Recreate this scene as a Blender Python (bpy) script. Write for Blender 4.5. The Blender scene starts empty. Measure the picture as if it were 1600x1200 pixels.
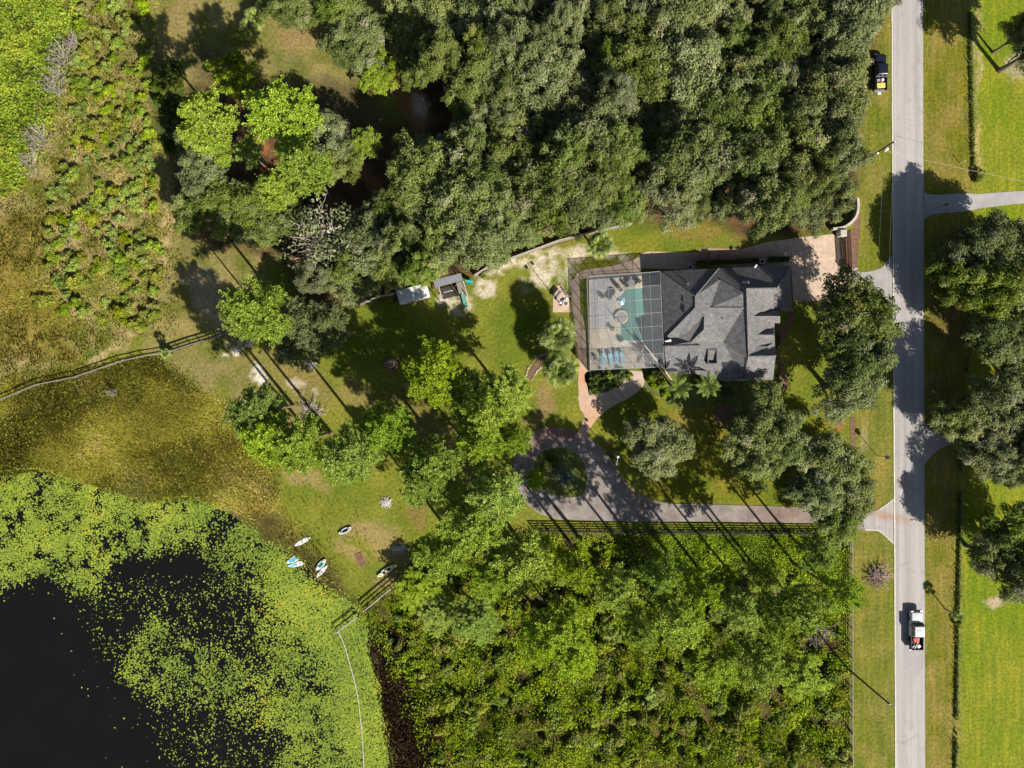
import bpy, bmesh, math, random
import numpy as np
from mathutils import Vector, Matrix

random.seed(7)
RNG = np.random.default_rng(11)
SC = bpy.context.scene
COL = SC.collection
H = 111.0                                   # height of the drone above the ground, metres; 10 photo pixels = 1 m at ground level

# ------------------------------------------------------------------ camera, sky, sun, exposure
cam = bpy.data.cameras.new('camera'); camo = bpy.data.objects.new('camera', cam); COL.objects.link(camo)
camo.location = (0, 0, H); camo.rotation_euler = (0, 0, 0)
cam.sensor_fit = 'HORIZONTAL'; cam.angle = 2*math.atan(80.0/H); cam.clip_start = 0.5; cam.clip_end = 6000
SC.camera = camo
ELEV = math.radians(36); AZ = Vector((0.62, -0.78)).normalized()
sund = Vector((AZ.x*math.cos(ELEV), AZ.y*math.cos(ELEV), math.sin(ELEV)))
w = bpy.data.worlds.new('World'); SC.world = w; w.use_nodes = True
nt = w.node_tree; sky = nt.nodes.new('ShaderNodeTexSky'); sky.sky_type = 'NISHITA'; sky.sun_disc = False
sky.sun_elevation = ELEV; sky.sun_rotation = math.atan2(AZ.x, AZ.y); sky.altitude = 10; sky.air_density = 1.0; sky.dust_density = 1.0
nt.links.new(sky.outputs[0], nt.nodes['Background'].inputs[0]); nt.nodes['Background'].inputs[1].default_value = 0.050
sl = bpy.data.lights.new('sun', 'SUN'); sl.energy = 5.0; sl.angle = math.radians(0.53); sl.color = (1.0, 0.95, 0.86)
so = bpy.data.objects.new('sun', sl); COL.objects.link(so); so.rotation_euler = sund.to_track_quat('Z', 'Y').to_euler()
vs = SC.view_settings; vs.view_transform = 'Standard'; vs.look = 'None'; vs.gamma = 1; vs.exposure = 0.84; vs.use_curve_mapping = False
SC.cycles.max_bounces = 5; SC.cycles.diffuse_bounces = 2; SC.cycles.glossy_bounces = 2; SC.cycles.transmission_bounces = 3
SC.cycles.transparent_max_bounces = 8; SC.cycles.caustics_reflective = False; SC.cycles.caustics_refractive = False

# ------------------------------------------------------------------ helpers: places, noise, meshes
def P(px, py, z=0.0):
    """world point at height z that stands over the given spot of the site plan (plan drawn on the drone photograph's grid)"""
    f = 1 - z/H
    return Vector(((px-800)/10*f, (600-py)/10*f, z))

def vnoise(x, y, seed=0):
    r = np.random.default_rng(seed).random((256, 256))
    xi = np.floor(x).astype(int); yi = np.floor(y).astype(int); fx = x-xi; fy = y-yi
    fx = fx*fx*(3-2*fx); fy = fy*fy*(3-2*fy)
    a = r[xi % 256, yi % 256]; b = r[(xi+1) % 256, yi % 256]; c = r[xi % 256, (yi+1) % 256]; d = r[(xi+1) % 256, (yi+1) % 256]
    return (a*(1-fx)+b*fx)*(1-fy)+(c*(1-fx)+d*fx)*fy

def fbm(x, y, s, seed=0, oct=4):
    v = 0; a = .5; t = 0
    for i in range(oct):
        v = v+a*vnoise(x/s*2**i+17.3*i, y/s*2**i+5.1*i, seed+i); t += a; a *= .5
    return v/t

def inpoly(x, y, poly):
    m = np.zeros(np.shape(x), bool); n = len(poly)
    for i in range(n):
        x0, y0 = poly[i]; x1, y1 = poly[(i+1) % n]
        if y0 == y1: continue
        c = ((y0 > y) != (y1 > y)) & (x < (x1-x0)*(y-y0)/(y1-y0)+x0)
        m ^= c
    return m

def smooth(pts, n=8, closed=True):
    """Catmull-Rom through the points"""
    out = []; k = len(pts)
    for i in range(k if closed else k-1):
        if closed: p = [pts[(i+j-1) % k] for j in range(4)]
        else: p = [pts[max(0, min(k-1, i+j-1))] for j in range(4)]
        for t in range(n):
            u = t/n
            out.append(tuple(.5*((2*p[1][d])+(-p[0][d]+p[2][d])*u+(2*p[0][d]-5*p[1][d]+4*p[2][d]-p[3][d])*u*u+(-p[0][d]+3*p[1][d]-3*p[2][d]+p[3][d])*u**3) for d in range(len(p[1]))))
    if not closed: out.append(tuple(pts[-1]))
    return out

def link(name, data, parent=None):
    o = bpy.data.objects.new(name, data); COL.objects.link(o)
    if parent is not None: o.parent = parent
    return o

def tag(o, label=None, cat=None, group=None, kind=None):
    if label: o['label'] = label
    if cat: o['category'] = cat
    if group: o['group'] = group
    if kind: o['kind'] = kind
    return o

def thing(name, label, cat, loc=(0, 0, 0), rz=0.0, group=None):
    o = link(name, None); o.location = loc; o.rotation_euler = (0, 0, rz); o.empty_display_size = .3
    return tag(o, label, cat, group)

def npmesh(name, v, f, mat, val=None, smoothit=False):
    """mesh from numpy arrays; f is (n,k); val is a per-vertex float attribute 'tone'"""
    v = np.asarray(v, np.float32); f = np.asarray(f, np.int32); n, k = f.shape
    me = bpy.data.meshes.new(name); me.vertices.add(len(v)); me.vertices.foreach_set('co', v.ravel())
    me.loops.add(n*k); me.loops.foreach_set('vertex_index', f.ravel())
    me.polygons.add(n); me.polygons.foreach_set('loop_start', np.arange(0, n*k, k, dtype=np.int32))
    try: me.polygons.foreach_set('loop_total', np.full(n, k, np.int32))
    except Exception: pass
    if val is not None:
        at = me.attributes.new('tone', 'FLOAT', 'POINT'); at.data.foreach_set('value', np.asarray(val, np.float32))
    if smoothit: me.polygons.foreach_set('use_smooth', np.ones(n, bool))
    me.update(calc_edges=True); me.materials.append(mat)
    return me

def cards(c, nrm, L, W, rng):
    """rhombic leaves centred at c with normals nrm"""
    n = len(c); nrm = nrm/np.maximum(np.linalg.norm(nrm, axis=1, keepdims=True), 1e-6)
    r = rng.normal(size=(n, 3)); u = np.cross(nrm, r); u /= np.maximum(np.linalg.norm(u, axis=1, keepdims=True), 1e-6); t = np.cross(nrm, u)
    L = np.broadcast_to(L, (n,))[:, None]; W = np.broadcast_to(W, (n,))[:, None]
    v = np.stack([c+u*L, c+t*W, c-u*L, c-t*W], 1).reshape(-1, 3)
    return v, np.arange(4*n).reshape(n, 4)

class MB:
    """a bmesh that collects shapes and becomes ONE mesh"""
    def __init__(s): s.v = []; s.f = []
    def add(s, v, f):
        b = len(s.v); s.v += [tuple(p) for p in v]; s.f += [tuple(i+b for i in q) for q in f]; return s
    def box(s, c, d, rz=0.0, top=None):
        """box centre c, size d; top=(sx,sy,ox,oy) scales and shifts the top face"""
        hx, hy, hz = d[0]/2, d[1]/2, d[2]/2; tx, ty, ox, oy = top or (1, 1, 0, 0); cs, sn = math.cos(rz), math.sin(rz); v = []
        for z, ax, ay, qx, qy in ((-hz, 1, 1, 0, 0), (hz, tx, ty, ox, oy)):
            for X, Y in ((-1, -1), (1, -1), (1, 1), (-1, 1)):
                x = X*hx*ax+qx; y = Y*hy*ay+qy; v.append((c[0]+x*cs-y*sn, c[1]+x*sn+y*cs, c[2]+z))
        return s.add(v, [(3, 2, 1, 0), (4, 5, 6, 7), (0, 1, 5, 4), (1, 2, 6, 5), (2, 3, 7, 6), (3, 0, 4, 7)])
    def tube(s, pts, rad, n=6, caps=True):
        pts = [Vector(p) for p in pts]; rad = rad if hasattr(rad, '__len__') else [rad]*len(pts); v = []; f = []
        for i, p in enumerate(pts):
            d = (pts[min(i+1, len(pts)-1)]-pts[max(i-1, 0)]); d = d.normalized() if d.length > 1e-6 else Vector((0, 0, 1))
            a = d.orthogonal().normalized() if abs(d.z) > .9 else d.cross(Vector((0, 0, 1))).normalized(); b = d.cross(a)
            for k in range(n):
                t = 2*math.pi*k/n; v.append(p+(a*math.cos(t)+b*math.sin(t))*rad[i])
        for i in range(len(pts)-1):
            for k in range(n):
                f.append((i*n+k, i*n+(k+1) % n, (i+1)*n+(k+1) % n, (i+1)*n+k))
        if caps: f.append(tuple(range(n))[::-1]); f.append(tuple(range((len(pts)-1)*n, len(pts)*n)))
        return s.add(v, f)
    def prism(s, poly, z0, z1):
        n = len(poly); v = [(x, y, z0) for x, y in poly]+[(x, y, z1) for x, y in poly]
        return s.add(v, [tuple(range(n))[::-1], tuple(range(n, 2*n))]+[(i, (i+1) % n, n+(i+1) % n, n+i) for i in range(n)])
    def lathe(s, c, prof, n=16):
        v = []; f = []; m = len(prof)
        for r, z in prof:
            for k in range(n): t = 2*math.pi*k/n; v.append((c[0]+r*math.cos(t), c[1]+r*math.sin(t), c[2]+z))
        for i in range(m-1):
            for k in range(n): f.append((i*n+k, i*n+(k+1) % n, (i+1)*n+(k+1) % n, (i+1)*n+k))
        f.append(tuple(range(n))[::-1]); f.append(tuple(range((m-1)*n, m*n)))
        return s.add(v, f)
    def mesh(s, name, mat, bevel=0, smoothit=False):
        me = bpy.data.meshes.new(name); me.from_pydata(s.v, [], s.f); me.update()
        bm = bmesh.new(); bm.from_mesh(me); bmesh.ops.recalc_face_normals(bm, faces=bm.faces)
        if bevel: bmesh.ops.bevel(bm, geom=bm.edges[:], offset=bevel, segments=2, affect='EDGES', profile=.6)
        bm.to_mesh(me); bm.free(); me.materials.append(mat)
        if smoothit: me.polygons.foreach_set('use_smooth', np.ones(len(me.polygons), bool))
        return me
    def obj(s, name, mat, parent=None, bevel=0, smoothit=False): return link(name, s.mesh(name, mat, bevel, smoothit), parent)

# ------------------------------------------------------------------ procedural materials
MATS = {}
def newmat(name):
    m = bpy.data.materials.new(name); m.use_nodes = True; MATS[name] = m; t = m.node_tree; return m, t, t.nodes['Principled BSDF']

def nz(t, scale, detail=4, rough=.6, vec=None, dist=0):
    n = t.nodes.new('ShaderNodeTexNoise'); n.inputs['Scale'].default_value = scale; n.inputs['Detail'].default_value = detail
    n.inputs['Roughness'].default_value = rough; n.inputs['Distortion'].default_value = dist
    if vec is not None: t.links.new(vec, n.inputs['Vector'])
    return n.outputs['Fac']

def coords(t, scale=(1, 1, 1), kind='Object'):
    c = t.nodes.new('ShaderNodeTexCoord'); m = t.nodes.new('ShaderNodeMapping'); m.inputs['Scale'].default_value = scale
    t.links.new(c.outputs[kind], m.inputs['Vector']); return m.outputs['Vector']

def ramp(t, fac, stops):
    r = t.nodes.new('ShaderNodeValToRGB'); e = r.color_ramp.elements
    while len(e) < len(stops): e.new(.5)
    for q, (p, c) in zip(e, stops): q.position = p; q.color = (*c, 1) if len(c) == 3 else c
    t.links.new(fac, r.inputs['Fac']); return r.outputs['Color']

def mix(t, fac, a, b, mode='MIX'):
    m = t.nodes.new('ShaderNodeMix'); m.data_type = 'RGBA'; m.blend_type = mode
    for s, x in ((m.inputs[0], fac), (m.inputs[6], a), (m.inputs[7], b)):
        if isinstance(x, (int, float)): s.default_value = x
        elif isinstance(x, tuple): s.default_value = (*x, 1) if len(x) == 3 else x
        else: t.links.new(x, s)
    return m.outputs[2]

def math_(t, op, a, b=0.0):
    m = t.nodes.new('ShaderNodeMath'); m.operation = op
    for s, x in ((m.inputs[0], a), (m.inputs[1], b)):
        if isinstance(x, (int, float)): s.default_value = x
        else: t.links.new(x, s)
    return m.outputs[0]

def bump(t, bs, h, strength=.3, dist=.05):
    b = t.nodes.new('ShaderNodeBump'); b.inputs['Strength'].default_value = strength; b.inputs['Distance'].default_value = dist
    t.links.new(h, b.inputs['Height']); t.links.new(b.outputs[0], bs.inputs['Normal'])

def plain(name, c, rough=.6, var=.2, scale=3.0, metal=0.0, spec=.3):
    """one base colour with mottled wear"""
    m, t, b = newmat(name); v = coords(t)
    n = nz(t, scale, 5, .65, v); lo = tuple(x*(1-var) for x in c); hi = tuple(min(1, x*(1+var)) for x in c)
    t.links.new(ramp(t, n, [(.3, lo), (.7, hi)]), b.inputs['Base Color'])
    b.inputs['Roughness'].default_value = rough; b.inputs['Metallic'].default_value = metal; b.inputs['Specular IOR Level'].default_value = spec
    return m

def leafmat(name, stops, trans=.3, hue=.03, val=.25, sat=.2):
    """foliage: tone attribute -> colour, every plant a little different"""
    m, t, b = newmat(name); nodes = t.nodes
    a = nodes.new('ShaderNodeAttribute'); a.attribute_name = 'tone'
    c = ramp(t, a.outputs['Fac'], stops)
    oi = nodes.new('ShaderNodeObjectInfo'); hs = nodes.new('ShaderNodeHueSaturation')
    r2 = math_(t, 'FRACT', math_(t, 'MULTIPLY', oi.outputs['Random'], 7.31)); r3 = math_(t, 'FRACT', math_(t, 'MULTIPLY', oi.outputs['Random'], 13.7))
    t.links.new(math_(t, 'ADD', math_(t, 'MULTIPLY', oi.outputs['Random'], hue), .5-hue/2), hs.inputs['Hue'])
    t.links.new(math_(t, 'ADD', math_(t, 'MULTIPLY', r2, val), 1-val/2), hs.inputs['Value'])
    t.links.new(math_(t, 'ADD', math_(t, 'MULTIPLY', r3, sat), 1-sat/2), hs.inputs['Saturation'])
    t.links.new(c, hs.inputs['Color'])
    d = nodes.new('ShaderNodeBsdfDiffuse'); tr = nodes.new('ShaderNodeBsdfTranslucent'); mx = nodes.new('ShaderNodeMixShader')
    t.links.new(hs.outputs[0], d.inputs[0]); t.links.new(hs.outputs[0], tr.inputs[0]); mx.inputs[0].default_value = trans
    t.links.new(d.outputs[0], mx.inputs[1]); t.links.new(tr.outputs[0], mx.inputs[2]); t.links.new(mx.outputs[0], nodes['Material Output'].inputs['Surface'])
    return m

def M_ground():
    m, t, b = newmat('ground_cover'); v = coords(t); vs_ = coords(t, (1.6, .12, 1))
    a = t.nodes.new('ShaderNodeAttribute'); a.attribute_name = 'cover'
    s = t.nodes.new('ShaderNodeAttribute'); s.attribute_name = 'mown'
    n1 = nz(t, 2.2, 6, .7, v); n2 = nz(t, .25, 4, .6, v); n3 = nz(t, 7.0, 3, .7, v); ns = nz(t, 1.0, 4, .6, vs_)
    c = mix(t, 1.0, a.outputs['Color'], ramp(t, n1, [(.28, (.52, .52, .50)), (.5, (1, 1, 1)), (.72, (1.5, 1.42, 1.35))]), 'MULTIPLY')
    c = mix(t, 1.0, c, ramp(t, n3, [(.3, (.72, .74, .7)), (.7, (1.3, 1.26, 1.25))]), 'MULTIPLY')
    c = mix(t, 1.0, c, ramp(t, n2, [(.3, (.86, .92, .9)), (.7, (1.14, 1.06, 1.0))]), 'MULTIPLY')
    st = ramp(t, ns, [(.32, (.8, .88, .8)), (.5, (1, 1, 1)), (.66, (1.35, 1.18, 1.2))])
    c = mix(t, s.outputs['Fac'], c, mix(t, 1.0, c, st, 'MULTIPLY'))
    t.links.new(c, b.inputs['Base Color']); b.inputs['Roughness'].default_value = .95; b.inputs['Specular IOR Level'].default_value = .1
    bump(t, b, n1, .6, .12); return m

def M_road():
    m, t, b = newmat('asphalt'); v = coords(t); vl = coords(t, (1.1, .02, 1)); vm = coords(t, (.5, .05, 1))
    c = ramp(t, nz(t, 1.0, 4, .6, vl), [(.3, (.275, .255, .242)), (.5, (.335, .310, .292)), (.68, (.40, .37, .345))])
    c = mix(t, 1.0, c, ramp(t, nz(t, 9, 3, .8, v), [(.3, (.9, .9, .9)), (.7, (1.1, 1.1, 1.1))]), 'MULTIPLY')
    c = mix(t, 1.0, c, ramp(t, nz(t, .8, 5, .6, vm), [(.35, (.93, .93, .94)), (.65, (1.05, 1.04, 1.03))]), 'MULTIPLY')
    vo = t.nodes.new('ShaderNodeTexVoronoi'); vo.feature = 'DISTANCE_TO_EDGE'; vo.inputs['Scale'].default_value = .35; dv = t.nodes.new('ShaderNodeVectorMath'); dv.operation = 'ADD'; nn = t.nodes.new('ShaderNodeTexNoise'); nn.inputs['Scale'].default_value = .8; t.links.new(v, nn.inputs['Vector']); t.links.new(v, dv.inputs[0]); t.links.new(nn.outputs['Color'], dv.inputs[1]); t.links.new(dv.outputs[0], vo.inputs['Vector'])
    c = mix(t, 1.0, c, ramp(t, vo.outputs['Distance'], [(0, (.80, .80, .80)), (.012, (1, 1, 1))]), 'MULTIPLY')
    c = mix(t, 1.0, c, ramp(t, nz(t, .22, 4, .6, v, 1.0), [(.36, (.88, .88, .88)), (.42, (1, 1, 1)), (.62, (1, 1, 1)), (.66, (1.05, 1.04, 1.03))]), 'MULTIPLY')
    a = t.nodes.new('ShaderNodeAttribute'); a.attribute_name = 'tone'
    rust = math_(t, 'MULTIPLY', a.outputs['Fac'], ramp(t, nz(t, 1.5, 4, .6, v), [(.3, (.4, .4, .4)), (.7, (1, 1, 1))]))
    c = mix(t, rust, c, (.30, .13, .06))
    t.links.new(c, b.inputs['Base Color']); b.inputs['Roughness'].default_value = .9; bump(t, b, nz(t, 14, 3, .7, v), .15, .02); return m

def M_blotch(name, stops, scale=.8, fine=6.0, rough=.85, stretch=(1, 1, 1), spec=.2, stain=None):
    m, t, b = newmat(name); v = coords(t, stretch); v1 = coords(t)
    c = ramp(t, nz(t, scale, 6, .65, v), stops)
    c = mix(t, 1.0, c, ramp(t, nz(t, fine, 4, .75, v1), [(.3, (.78, .78, .78)), (.7, (1.22, 1.22, 1.22))]), 'MULTIPLY')
    if stain:
        at = t.nodes.new('ShaderNodeAttribute'); at.attribute_name = 'tone'
        k = math_(t, 'MULTIPLY', at.outputs['Fac'], ramp(t, nz(t, .6, 5, .6, v1), [(.3, (.5, .5, .5)), (.6, (1, 1, 1))])); c = mix(t, k, c, stain[0])
    t.links.new(c, b.inputs['Base Color']); b.inputs['Roughness'].default_value = rough; b.inputs['Specular IOR Level'].default_value = spec
    bump(t, b, nz(t, fine, 3, .7, v1), .3, .03); return m

def M_pavers(name, a, b_, stain):
    m, t, b = newmat(name); v = coords(t)
    br = t.nodes.new('ShaderNodeTexBrick'); br.inputs['Scale'].default_value = 1.0; br.inputs['Brick Width'].default_value = .24; br.inputs['Row Height'].default_value = .12
    br.inputs['Mortar Size'].default_value = .006; br.inputs['Color1'].default_value = (*a, 1); br.inputs['Color2'].default_value = (*b_, 1); br.inputs['Mortar'].default_value = (a[0]*.5, a[1]*.5, a[2]*.5, 1)
    t.links.new(v, br.inputs['Vector'])
    c = mix(t, 1.0, br.outputs['Color'], ramp(t, nz(t, 1.2, 5, .6, v), [(.3, (.8, .8, .8)), (.7, (1.15, 1.13, 1.1))]), 'MULTIPLY')
    at = t.nodes.new('ShaderNodeAttribute'); at.attribute_name = 'tone'
    k = math_(t, 'MULTIPLY', at.outputs['Fac'], ramp(t, nz(t, 1.0, 5, .6, v), [(.25, (.45, .45, .45)), (.65, (1, 1, 1))]))
    c = mix(t, k, c, stain)
    t.links.new(c, b.inputs['Base Color']); b.inputs['Roughness'].default_value = .85; return m

def M_shingle():
    m, t, b = newmat('roof_shingles'); v = coords(t)
    br = t.nodes.new('ShaderNodeTexBrick'); br.inputs['Scale'].default_value = 1.0; br.inputs['Brick Width'].default_value = .33; br.inputs['Row Height'].default_value = .16; br.inputs['Mortar Size'].default_value = .012
    br.inputs['Color1'].default_value = (.118, .114, .115, 1); br.inputs['Color2'].default_value = (.185, .177, .173, 1); br.inputs['Mortar'].default_value = (.07, .07, .075, 1)
    t.links.new(v, br.inputs['Vector'])
    c = mix(t, 1.0, br.outputs['Color'], ramp(t, nz(t, 1.4, 6, .7, v), [(.3, (.68, .68, .70)), (.7, (1.3, 1.27, 1.22))]), 'MULTIPLY')
    c = mix(t, 1.0, c, ramp(t, nz(t, 12, 3, .8, v), [(.3, (.8, .8, .8)), (.7, (1.22, 1.22, 1.22))]), 'MULTIPLY')
    t.links.new(c, b.inputs['Base Color']); b.inputs['Roughness'].default_value = .9; bump(t, b, br.outputs['Fac'], .3, .02); return m

def M_water(name, c, rough, tint=None):
    m, t, b = newmat(name); v = coords(t)
    t.links.new(ramp(t, nz(t, .15, 4, .6, v), [(.3, c), (.7, tuple(x*1.25 for x in c))]), b.inputs['Base Color'])
    b.inputs['Roughness'].default_value = rough; b.inputs['IOR'].default_value = 1.33; b.inputs['Specular IOR Level'].default_value = .35
    bump(t, b, nz(t, 2.5, 3, .5, v), .06, .02); return m

def M_screen(name, c, a):
    """insect mesh: partly see-through"""
    m, t, b = newmat(name); n = t.nodes; tr = n.new('ShaderNodeBsdfTransparent'); mx = n.new('ShaderNodeMixShader'); v = coords(t)
    t.links.new(ramp(t, nz(t, .8, 4, .6, v), [(.3, (a*.85,)*3), (.7, (a*1.15,)*3)]), mx.inputs[0])
    b.inputs['Base Color'].default_value = (*c, 1); b.inputs['Roughness'].default_value = .7
    t.links.new(tr.outputs[0], mx.inputs[1]); t.links.new(b.outputs[0], mx.inputs[2]); t.links.new(mx.outputs[0], n['Material Output'].inputs['Surface']); return m

ground_m = M_ground(); road_m = M_road(); shingle_m = M_shingle()
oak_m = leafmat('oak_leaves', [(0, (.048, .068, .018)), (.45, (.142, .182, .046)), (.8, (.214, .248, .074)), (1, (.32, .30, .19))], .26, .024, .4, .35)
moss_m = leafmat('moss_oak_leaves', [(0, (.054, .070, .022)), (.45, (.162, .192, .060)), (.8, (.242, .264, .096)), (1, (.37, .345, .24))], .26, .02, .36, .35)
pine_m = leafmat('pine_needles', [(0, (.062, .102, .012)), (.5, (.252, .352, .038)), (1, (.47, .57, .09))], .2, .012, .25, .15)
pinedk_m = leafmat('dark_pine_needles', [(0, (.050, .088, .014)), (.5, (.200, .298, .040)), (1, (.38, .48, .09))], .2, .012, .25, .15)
shrub_m = leafmat('shrub_leaves', [(0, (.050, .075, .010)), (.5, (.200, .268, .034)), (1, (.39, .45, .07))], .25, .02, .45, .25)
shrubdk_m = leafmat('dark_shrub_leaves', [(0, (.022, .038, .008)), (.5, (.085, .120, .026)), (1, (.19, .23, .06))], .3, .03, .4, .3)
olive_m = leafmat('olive_shrub_leaves', [(0, (.065, .070, .012)), (.5, (.225, .245, .036)), (1, (.40, .41, .08))], .2, .016, .32, .2)
palm_m = leafmat('palm_fronds', [(0, (.04, .07, .012)), (.5, (.19, .26, .045)), (1, (.56, .57, .24))], .3, .02, .2, .2)
queen_m = leafmat('feather_palm_fronds', [(0, (.05, .08, .02)), (.5, (.14, .20, .045)), (1, (.28, .34, .09))], .3, .02, .2, .2)
agave_m = leafmat('blue_green_fronds', [(0, (.03, .06, .045)), (.5, (.10, .17, .11)), (1, (.32, .40, .30))], .2, .03, .3, .2)
sedge_m = leafmat('sedge_blades', [(0, (.10, .085, .018)), (.35, (.25, .235, .036)), (.7, (.40, .37, .05)), (1, (.60, .50, .19))], .3, 0, 0, 0)
pad_m = leafmat('lily_pads', [(0, (.13, .20, .035)), (.5, (.27, .355, .052)), (.86, (.39, .445, .055)), (1, (.55, .44, .045))], .25, 0, 0, 0)
carpet_m = leafmat('carpet_leaves', [(0, (.08, .13, .015)), (.5, (.23, .32, .03)), (.9, (.36, .43, .045)), (1, (.44, .40, .05))], .3, 0, 0, 0)
litter_m = leafmat('litter_leaves', [(0, (.04, .028, .015)), (.5, (.13, .085, .04)), (1, (.26, .17, .08))], .2, 0, 0, 0)
bark_m = M_blotch('bark', [(.3, (.09, .07, .055)), (.7, (.2, .17, .14))], 2, 9, .95, (1, 1, .2))
pinebark_m = M_blotch('pine_bark', [(.3, (.10, .06, .04)), (.7, (.22, .15, .10))], 3, 9, .95, (1, 1, .3))
dead_m = M_blotch('dead_wood', [(.3, (.22, .18, .15)), (.7, (.42, .36, .31))], 2, 9, .95)
tanwood_m = M_blotch('tan_dead_wood', [(.3, (.28, .20, .16)), (.7, (.52, .40, .33))], 2, 9, .95)
lake_m = M_water('lake_water', (.0056, .0055, .0052), .2)
pool_m = M_water('pool_water', (.085, .205, .175), .05)
pav_m = M_pavers('drive_pavers', (.56, .42, .315), (.47, .345, .255), (.19, .07, .035))
walk_m = M_pavers('walk_pavers', (.50, .385, .30), (.42, .315, .245), (.50, .23, .09))
conc_m = M_blotch('drive_concrete', [(.3, (.15, .122, .108)), (.5, (.225, .192, .172)), (.7, (.30, .265, .24))], .5, 3.5, .9, stain=((.16, .068, .040),))
apron_m = M_blotch('apron_asphalt', [(.3, (.25, .24, .23)), (.7, (.36, .34, .325))], .4, 6, .9)
edge_m = M_blotch('pale_edge', [(.3, (.44, .40, .32)), (.7, (.62, .58, .49))], 2, 6, .9, (1, .2, 1))
deck_m = M_blotch('pool_deck', [(.3, (.44, .37, .285)), (.7, (.56, .485, .385))], 1, 5, .7)
tile_m = M_blotch('grey_deck_tiles', [(.3, (.30, .295, .305)), (.7, (.43, .415, .42))], 1.2, 5, .6)
stucco_m = plain('stucco', (.62, .55, .45), .9, .1)
mulch_m = M_blotch('mulch', [(.3, (.10, .055, .035)), (.7, (.22, .13, .085))], 2.5, 8, .95)
bed_m = M_blotch('planting_bed', [(.3, (.06, .055, .02)), (.5, (.10, .12, .025)), (.7, (.16, .17, .04))], .9, 6, .95)
sand_m = M_blotch('white_sand', [(.3, (.35, .30, .23)), (.7, (.62, .57, .48))], 1.5, 6, .95)
stone_m = M_blotch('pale_stone', [(.3, (.33, .29, .24)), (.7, (.52, .47, .41))], 3, 9, .9)
white_m = plain('white_paint', (.62, .62, .61), .35, .06, 2, spec=.5)
truckw_m = plain('white_car_paint', (.54, .54, .54), .22, .05, 1.5, spec=.6)
cream_m = plain('cream_plastic', (.78, .70, .45), .4, .08)
blk_m = plain('black_plastic', (.02, .02, .022), .5, .3)
tyre_m = plain('tyre_rubber', (.02, .02, .02), .8, .3)
navy_m = plain('navy_paint', (.010, .012, .022), .25, .2, spec=.6)
glass_m = plain('dark_glass', (.012, .018, .022), .06, .2, spec=.7)
chrome_m = plain('bare_metal', (.55, .55, .56), .3, .1, metal=.9)
alu_m = plain('cage_aluminium', (.34, .35, .355), .5, .08)
bronze_m = plain('bronze_aluminium', (.05, .048, .05), .5, .2)
wood_m = M_blotch('weathered_wood', [(.3, (.17, .15, .125)), (.7, (.31, .28, .24))], 2, 8, .9)
darkwood_m = M_blotch('dark_fence_wood', [(.3, (.035, .03, .027)), (.7, (.075, .065, .058))], 2, 8, .85)
redwood_m = M_blotch('red_brown_boards', [(.3, (.11, .055, .035)), (.7, (.22, .12, .08))], 2, 8, .85)
polewood_m = M_blotch('pole_wood', [(.3, (.07, .05, .04)), (.7, (.14, .11, .09))], 3, 9, .9)
red_m = plain('red_paint', (.45, .05, .035), .5, .2)
yellow_m = plain('yellow_load', (.72, .50, .12), .6, .25)
teal_m = plain('teal_plastic', (.02, .26, .23), .4, .15)
green_m = plain('green_plastic', (.02, .17, .12), .45, .15)
blue_m = plain('light_blue_fabric', (.20, .42, .52), .8, .15)
bluep_m = plain('blue_plastic', (.10, .36, .55), .4, .15)
grey_m = plain('grey_metal', (.28, .28, .29), .5, .15)
roofgrey_m = plain('grey_roof_sheet', (.19, .20, .22), .5, .2)
ash_m = M_blotch('grey_ash', [(.3, (.26, .23, .20)), (.7, (.44, .41, .37))], 3, 8, .95)
screen_m = M_screen('cage_screen', (.17, .18, .19), .30)
screenw_m = M_screen('cage_wall_screen', (.03, .033, .04), .5)

# ------------------------------------------------------------------ the lie of the land (plan in photo pixels)
LAKE = [(-900, 742), (0, 742), (60, 738), (150, 765), (230, 785), (310, 782), (350, 800), (400, 845), (430, 858), (480, 895), (530, 930), (560, 962), (575, 1000), (585, 1060), (600, 1130), (612, 1200), (640, 1500), (640, 2600), (-900, 2600)]
MARSH = [(-900, 590), (0, 600), (60, 590), (190, 565), (245, 560), (290, 608), (350, 632), (380, 690), (425, 730), (430, 775), (440, 820), (470, 860), (530, 900), (545, 950), (560, 965), (500, 1000), (300, 900), (0, 800), (-900, 800)]
LEFTVEG = [(-900, -500), (250, -500), (240, 0), (232, 90), (250, 250), (262, 330), (245, 440), (245, 510), (190, 540), (120, 560), (0, 600), (-900, 600)]
CARPET = [(-900, -500), (150, -500), (125, 0), (105, 110), (80, 190), (55, 240), (35, 290), (0, 300), (-900, 300)]
WOOD = [(640, -500), (1385, -500), (1375, 0), (1372, 80), (1345, 160), (1340, 330), (1300, 365), (1160, 372), (1145, 350), (985, 350), (890, 372), (745, 425), (655, 458), (540, 480), (470, 470), (440, 400), (330, 390), (280, 340), (265, 250), (255, 190), (300, 130), (420, 120), (560, 180), (640, 210), (620, 120)]
THICK = [(560, 965), (605, 930), (640, 895), (700, 850), (830, 833), (1325, 832), (1327, 2600), (640, 2600), (600, 1180), (575, 1050)]
N = 0.36
gx = np.arange(-92, 92, N); gy = np.arange(-70, 70, N)
X, Y = np.meshgrid(gx, gy); PX = X*10+800; PY = 600-Y*10

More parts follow.
